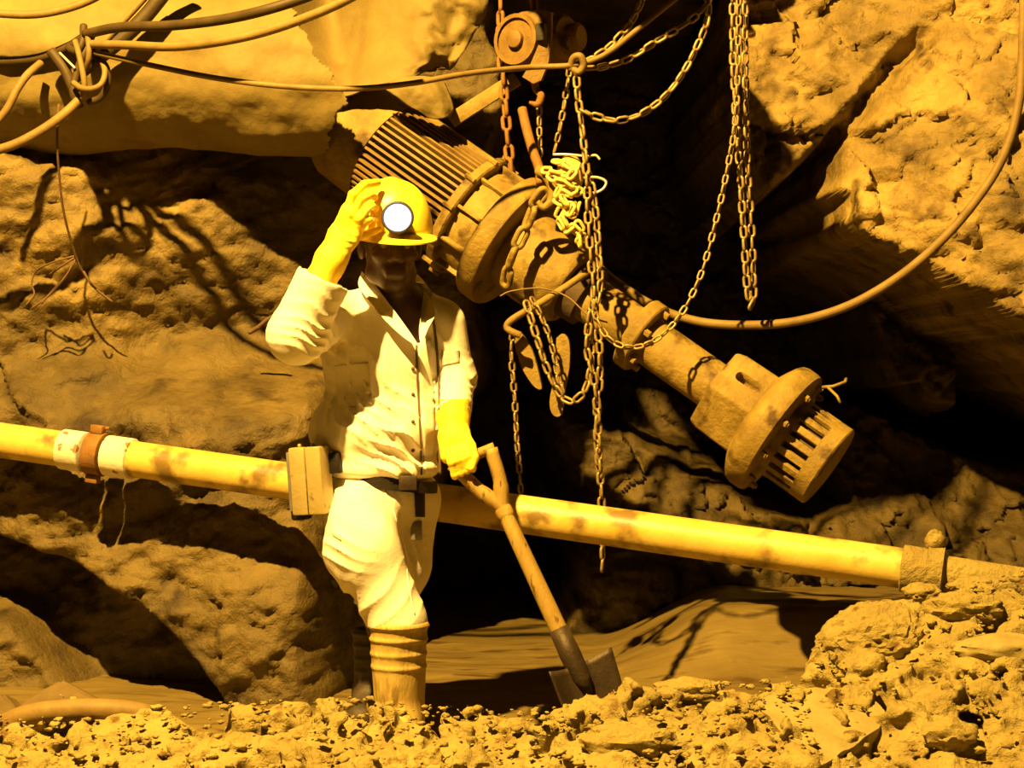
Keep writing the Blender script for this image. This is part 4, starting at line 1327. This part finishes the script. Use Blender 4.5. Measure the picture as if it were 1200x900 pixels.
add('pocket_flap', ribbon(bvh_shirt, [(518, 412), (518, 420), (519, 428)], [(538, 410), (538, 418), (538, 424)], 0.004), 'shirt', shirt)
add('pocket', ribbon(bvh_shirt, [(392, 428), (394, 450), (396, 478)], [(432, 424), (434, 448), (436, 474)], 0.003), 'shirt', shirt)
for py in (432, 462, 494, 528):
    add('button', lathe([(0, .0055), (.003, .0055)], on(bvh_shirt, 484, py, 0.002), (0, -1, 0), 10), 'seam', shirt)

# collar: two folded leaves
def leaf(pts, thick=0.006, bulge=0.0):
    P = smooth_path([W(*p) for p in pts] + [W(*pts[0])], 4)[:-1]
    return extrude_poly(P, (0, thick, 0.0))
add('collar', leaf([(424, 318, 5.32), (436, 330, 5.27), (456, 356, 5.22), (478, 386, 5.195), (489, 404, 5.19), (474, 396, 5.185), (452, 376, 5.195), (432, 352, 5.23), (420, 334, 5.29)], .008), 'shirt', shirt, sharp=40)
add('collar', leaf([(497, 340, 5.33), (506, 352, 5.28), (510, 368, 5.235), (502, 384, 5.205), (494, 402, 5.19), (491, 388, 5.20), (494, 364, 5.24)], .008), 'shirt', shirt, sharp=40)

# ---- trousers
RH, RK, RA = W(424, 588, 5.30), W(424, 645, 5.13), W(466, 728, 5.13)
LH, LK, LA = W(478, 590, 5.39), W(470, 664, 5.42), W(434, 745, 5.52)
def build_trousers():
    lo, hi = bounds([W(365, 540, 4.94), W(525, 755, 4.94), W(365, 540, 5.62), W(525, 755, 5.62)], 0.02)
    g = Grid(lo, hi, 0.0048)
    d = g.ell(W(449, 580, 5.36), (.150, .145, .105))
    rl = su(g.cone(RH, RK, .112, .104), g.cone(RK, RA, .100, .090), .04)
    ll = su(g.cone(LH, LK, .098, .088), g.cone(LK, LA, .086, .088), .03)
    d = su(d, ll, .04)
    d = su(d, rl, .025)
    d = d + (noise(g.x * 8 + 0 * g.y + 0 * g.z, g.y * 8, g.z * 6, 13) * 0.008).astype(np.float32)
    d = d + fold(g, W(400, 640, 5.05), (0.4, 0, 1.0), 70, 0.0085, 0.4, 0.07)
    d = d + fold(g, W(450, 700, 5.12), (-0.8, 0, 0.8), 42, 0.0110, 1.2, 0.09)
    d = d + fold(g, W(425, 690, 5.15), (1.0, 0, 0.25), 50, 0.0120, 2.2, 0.09)
    d = d + fold(g, W(490, 640, 5.3), (1.0, 0, 0.2), 80, 0.007, 0.2, 0.12)
    d = d + fold(g, W(440, 600, 5.15), (0.9, 0, 0.6), 55, 0.006, 3.0, 0.09)
    top = W(449, 556, 5.36).z
    d = np.maximum(d, g.z - top)
    d = np.maximum(d, W(466, 731, 5.2).z - (g.x + .40) * 0.05 - g.z + 0.02 * sstep(5.3, 5.45, g.y))
    return g.mesh(d)
tr_geo = build_trousers()
trousers = add('trousers', tr_geo, 'trousers', PER)
bvh_tr = BVHTree.FromPolygons([tuple(p) for p in tr_geo[0]], [tuple(q) for q in tr_geo[1]])
add('seam', strip(bvh_tr, [(444, 566), (458, 590), (467, 620), (474, 650), (480, 690), (486, 720)], 0.0022, 0.001), 'trousers', trousers)
add('pocket', ribbon(bvh_tr, [(384, 596), (384, 612), (390, 628)], [(400, 600), (398, 618), (400, 634)], 0.003), 'trousers', trousers)
# belt
def build_belt():
    V, Fc = [], []
    n = 40
    for i in range(n):
        a = 2 * math.pi * i / n
        for dz, r in ((-.017, 1.0), (.017, 1.0), (.017, .93), (-.017, .93)):
            V.append(W(450, 563, 5.355) + Vector((math.cos(a) * .160 * r, math.sin(a) * .156 * r, dz - 0.010 * math.cos(a) * 2)))
    for i in range(n):
        j = (i + 1) % n
        for k in range(4):
            Fc.append((i * 4 + k, i * 4 + (k + 1) % 4, j * 4 + (k + 1) % 4, j * 4 + k))
    return V, Fc
belt = add('belt', build_belt(), 'leather', PER, sharp=40)
add('buckle', box(W(478, 566, 5.198), EX, EY, EZ, .026, .006, .021, .003), 'shovel_steel', belt, sharp=40)
st = add('strap', ribbon(bvh_tr, [(485, 566), (486, 585), (487, 606)], [(497, 566), (498, 585), (498, 606)], 0.006), 'leather', PER)
add('clip', box(on(bvh_tr, 488, 622, .014), EX, EY, EZ, .017, .010, .028, .005), 'battery_side', st, sharp=40, label='grey strap clip')

# ---- boots
def build_boot(top, ank, toe, r):
    lo, hi = bounds([top, ank, toe], 0.13)
    lo[2] = -0.02
    g = Grid(lo, hi, 0.005)
    d = g.cone(top, ank, r, r * 0.86)
    d = su(d, g.cone(ank + Vector((0, .02, -.03)), toe, .055, .050), .05)
    heel = g.cone(ank + Vector((0, .04, -.06)), ank + Vector((0, .02, -.04)), .045, .045)
    d = su(d, heel, .03)
    z0 = top.z
    # moulded bands near the top
    for k, (dz, a) in enumerate(((-.012, .006), (-.050, .005), (-.092, .004), (-.130, .004))):
        d = d - a * np.exp(-((g.z - (z0 + dz)) / .006) ** 2)
    d = d + (noise(g.x * 14 + 0 * g.y + 0 * g.z, g.y * 14, g.z * 5, 19) * 0.006).astype(np.float32)
    d = np.maximum(d, g.z - z0)
    d = np.maximum(d, 0.004 - g.z)
    # open top
    d = sdiff(d, g.cone(top + Vector((0, 0, .06)), top + Vector((0, 0, .0)), r - .012, r - .016), .004)
    return g.mesh(d)
add('boot', build_boot(W(467, 728, 5.12), Vector((W(467, 800, 5.14).x, 5.15, .115)), Vector((W(474, 800, 5.0).x, 4.98, .05)), .083), 'boot', PER, label='mud covered rubber boot')
add('boot', build_boot(W(442, 736, 5.52), Vector((W(440, 800, 5.55).x, 5.55, .115)), Vector((W(424, 800, 5.42).x, 5.40, .05)), .076), 'boot_dark', PER, label='dark rubber boot')

# ---- gloves
def hand_sdf(g, palm_c, palm_R, hs, fingers, gaunt):
    d = g.box(palm_c, hs, min(hs) * 0.9, palm_R)
    for ch, r in fingers:
        f = None
        for i in range(len(ch) - 1):
            q = g.cone(ch[i], ch[i + 1], r * (1 - .06 * i), r * (1 - .06 * (i + 1)))
            f = q if f is None else su(f, q, .004)
        # smooth to the palm only near the root
        root = su(d, f, .012)
        d = np.where(g.cone(ch[0], ch[0], .028, .028) < 0, root, np.minimum(d, f))
    for a, b, ra, rb in gaunt:
        d = su(d, g.cone(a, b, ra, rb), .022)
    return d

def rot_axes(x, z):
    z = Vector(z).normalized()
    x = (Vector(x) - z * z.dot(Vector(x))).normalized()
    y = z.cross(x)
    return [tuple(x), tuple(y), tuple(z)]

# right hand raised to the helmet
fa = (R_WR - R_EL).normalized()
pc = W(410, 264, 5.075)
fing = [([W(406, 249, 5.07), W(413, 228, 5.065), W(427, 216, 5.10), W(442, 214, 5.15)], .0130),
        ([W(414, 250, 5.055), W(424, 234, 5.05), W(434, 229, 5.09), W(439, 231, 5.13)], .0125),
        ([W(421, 257, 5.05), W(431, 245, 5.05), W(437, 242, 5.09), W(440, 245, 5.13)], .0120),
        ([W(424, 264, 5.06), W(433, 257, 5.06), W(438, 255, 5.09), W(440, 257, 5.12)], .0110),
        ([W(404, 274, 5.09), W(420, 277, 5.10), W(434, 273, 5.11), W(444, 269, 5.13)], .0130)]
g = Grid(*bounds([W(350, 205, 5.0), W(455, 330, 5.0), W(350, 205, 5.2), W(455, 330, 5.2)], .015), .0028)
d = hand_sdf(g, pc, rot_axes((1, 0, .45), W(416, 250, 5.07) - W(395, 290, 5.075)), (.044, .021, .052), fing,
             [(W(398, 285, 5.075), W(388, 305, 5.065), .042, .043), (W(388, 305, 5.065), W(374, 330, 5.06), .043, .046)])
d = d + fold(g, W(400, 275, 5.04), fa, 130, .004, .4, .04)
d = d + (noise(g.x * 22 + 0 * g.y + 0 * g.z, g.y * 22, g.z * 22, 23) * .003).astype(np.float32)
add('glove', g.mesh(d), 'glove', PER, label='yellow work glove touching the helmet')

# left hand closed on the shovel grip
HB_A, HB_B = W(575, 526, 5.115), W(530, 544, 5.115)
hd = (HB_A - HB_B).normalized()
fing = []
for i, (t, r) in enumerate(((.92, .0115), (.62, .0130), (.32, .0135), (.02, .0130))):
    b = HB_B.lerp(HB_A, 0.02 + t * 0.50)
    dn = Vector((0.25, 0, -1)).normalized()
    fing.append(([b + Vector((-.012, -.022, .036)), b + Vector((-.004, -.040, .004)), b + Vector((.006, -.030, -.030)), b + Vector((.004, .004, -.036)), b + Vector((0, .020, -.022))], r))
fing.append(([W(545, 508, 5.15), W(553, 522, 5.10), W(556, 536, 5.08), W(552, 548, 5.07)], .0135))
g = Grid(*bounds([W(505, 475, 5.0), W(575, 575, 5.0), W(505, 475, 5.26), W(575, 575, 5.26)], .015), .0028)
d = hand_sdf(g, W(533, 523, 5.145), rot_axes((1, 0, .35), W(531, 490, 5.19) - W(535, 540, 5.12)), (.042, .024, .050), fing,
             [(W(532, 512, 5.16), L_WR, .040, .044), (L_WR, L_WR + Vector((0, .01, .03)), .046, .050)])
d = d + (noise(g.x * 22 + 0 * g.y + 0 * g.z, g.y * 22, g.z * 22, 29) * .003).astype(np.float32)
d = sdiff(d, g.cone(HB_A + hd * .05, HB_B - hd * .05, .0150, .0150), .002)
add('glove', g.mesh(d), 'glove', PER, label='yellow work glove gripping the shovel')

# ================================================================== helmet with cap lamp
helm = thing('hard_hat', HP(0, 0, .035), 'yellow hard hat with a lit cap lamp on the miner', 'helmet')
def build_helmet():
    n, mth = 64, 20
    V, Fc = [], []
    for i in range(mth + 1):
        ph = math.pi / 2 * i / mth
        for k in range(n):
            a = 2 * math.pi * k / n
            ca, sa = math.cos(a), math.sin(a)
            r = math.cos(ph) ** 0.8
            ridge = 0.006 * math.exp(-(ca * r * .118 / .016) ** 2) * (math.sin(ph) > .2)
            V.append(HP(.116 * ca * r, -.005 + .140 * sa * r, .036 + (.150 + ridge) * math.sin(ph) ** 0.95))
    for i in range(mth):
        for k in range(n):
            Fc.append((i * n + k, i * n + (k + 1) % n, (i + 1) * n + (k + 1) % n, (i + 1) * n + k))
    return V, Fc
sh = add('shell', build_helmet(), 'helmet', helm)
s = sh.modifiers.new('thick', 'SOLIDIFY')
s.thickness = .004
s.offset = -1
def build_brim():
    n = 72
    V, Fc = [], []
    for k in range(n):
        a = 2 * math.pi * k / n
        ca, sa = math.cos(a), math.sin(a)
        pk = max(0, sa) ** 2.2
        for j, (o, dz) in enumerate(((0, .004), (.5, -.001), (1.0, -.008), (1.0, -.012), (.5, -.006), (0, -.002))):
            ex = (.018 + .052 * pk) * o
            V.append(HP((.115 + ex * .75) * ca, -.005 + .139 * sa + ex * sa, .038 + dz - .016 * pk * o))
    for k in range(n):
        j = (k + 1) % n
        for q in range(6):
            Fc.append((k * 6 + q, k * 6 + (q + 1) % 6, j * 6 + (q + 1) % 6, j * 6 + q))
    return V, Fc
add('brim', build_brim(), 'helmet', helm, sharp=50)
lc = W(466, 255, 5.105)
ld = (Vector((0.03, -1, -0.02))).normalized()
lampo = add('cap_lamp', lathe([(-.055, .020), (-.045, .030), (-.02, .036), (0, .045), (.010, .047), (.012, .042), (.004, .040)], lc, ld, 32), 'black', helm, sharp=40, label='round black cap lamp')
add('lens', lathe([(.003, .0405), (.007, .034), (.009, .018), (.0095, .002)], lc, ld, 32), 'lens', lampo, label='glowing white lens')
add('lamp_bracket', box(lc - ld * .052 + Vector((0, 0, -.006)), EX, EY, EZ, .024, .022, .026, .005), 'black', helm, sharp=40)

# ================================================================== belt battery
bt = thing('lamp_battery', W(358, 604, 5.24), 'boxy cap lamp battery hanging from the belt at the hip', 'battery')
bx = Vector((0.93, -0.36, 0)).normalized()
by = Vector((0.36, 0.93, 0)).normalized()
tl = Matrix.Rotation(math.radians(-4), 3, 'Y')
bX, bY, bZ = tl @ bx, tl @ by, tl @ EZ
c0 = W(363, 563, 5.20)
add('case', box(c0 - bX * .021, bX, bY, bZ, .026, .034, .098, .006), 'battery', bt, sharp=40)
add('case_cover', box(c0 + bX * .032, bX, bY, bZ, .025, .036, .098, .006), 'battery', bt, sharp=40)
add('side_plate', box(c0 - bX * .052, bX, bY, bZ, .005, .030, .086, .003), 'battery_side', bt, sharp=40)
for q in (-.024, .018):
    add('lid_screw', lathe([(0, .007), (.008, .007), (.011, .004)], c0 + bX * q + bZ * .097, bZ, 10), 'battery', bt)
add('pouch', box(c0 - bX * .062 + bY * .052 - bZ * .012, bX, bY, bZ, .022, .030, .105, .008), 'leather', bt, sharp=40)
add('belt_loop', box(c0 + bX * .068 + bY * .03 + bZ * .045, bX, bY, bZ, .020, .012, .030, .004), 'leather', bt, sharp=40)

# ================================================================== shovel
S0, S1 = W(590, 598, 5.10), W(672, 775, 5.02)
sd = (S1 - S0).normalized()
sv = thing('shovel', W(672, 832, 4.98), 'muddy long handled shovel standing on its blade under the gloved hand', 'shovel')
P = [S0.lerp(S1, i / 20) for i in range(21)]
add('shaft', tube(P, [.0215 + .005 * (i / 20) for i in range(21)], 14), 'wood', sv)
yk = add('handle_yoke', join(tube(smooth_path([S0 + sd * .03, S0 - sd * .01, HB_A.lerp(S0, .55) + hd * .008, HB_A], 6), [.0212] * 2 + [.024] * 4 + [.0225] * 6 + [.020] * 7, 10),
                      tube(smooth_path([S0 + sd * .03, S0 - sd * .01, HB_B.lerp(S0, .55) - hd * .004, HB_B], 6), [.0212] * 2 + [.024] * 4 + [.0225] * 6 + [.020] * 7, 10)), 'wood', sv)
add('grip', tube([HB_A + hd * .012, HB_A, HB_B, HB_B - hd * .012], .0155, 12), 'wood', sv)
add('ferrule', tube([S1 - sd * .10, S1 - sd * .02, S1 + sd * .05, S1 + sd * .10], [.028, .031, .028, .014], 14), 'shovel_steel', sv)
def build_blade():
    n, k = 16, 14
    xdir = Vector((0.86, 0.50, 0.0)).normalized()
    dn = (sd + Vector((0, 0.02, -.25))).normalized()
    xdir = (xdir - dn * xdir.dot(dn)).normalized()
    nd = xdir.cross(dn)
    if nd.y > 0:
        nd = -nd
    top = S1 + sd * .012
    V, Fc = [], []
    for i in range(n + 1):
        t = i / n
        wd = .112 * (1 - .12 * t) * (1 if t < .72 else math.sqrt(max(.02, 1 - ((t - .72) / .29) ** 2)))
        for j in range(k + 1):
            s_ = -1 + 2 * j / k
            curl = .048 * abs(s_) ** 1.8 * (1 - .3 * t)
            rib = -.022 * math.exp(-(s_ / .20) ** 2) * (1 - t) ** .8
            shl = -.012 * (1 - t) * s_ * s_
            V.append(top + xdir * (s_ * wd) + dn * (t * .27 + shl) + nd * (curl * 1.0 - rib - .012))
    for i in range(n):
        for j in range(k):
            a = i * (k + 1) + j
            Fc.append((a, a + 1, a + k + 2, a + k + 1))
    return V, Fc
bl = add('blade', build_blade(), 'shovel_steel', sv)
s = bl.modifiers.new('thick', 'SOLIDIFY')
s.thickness = .004
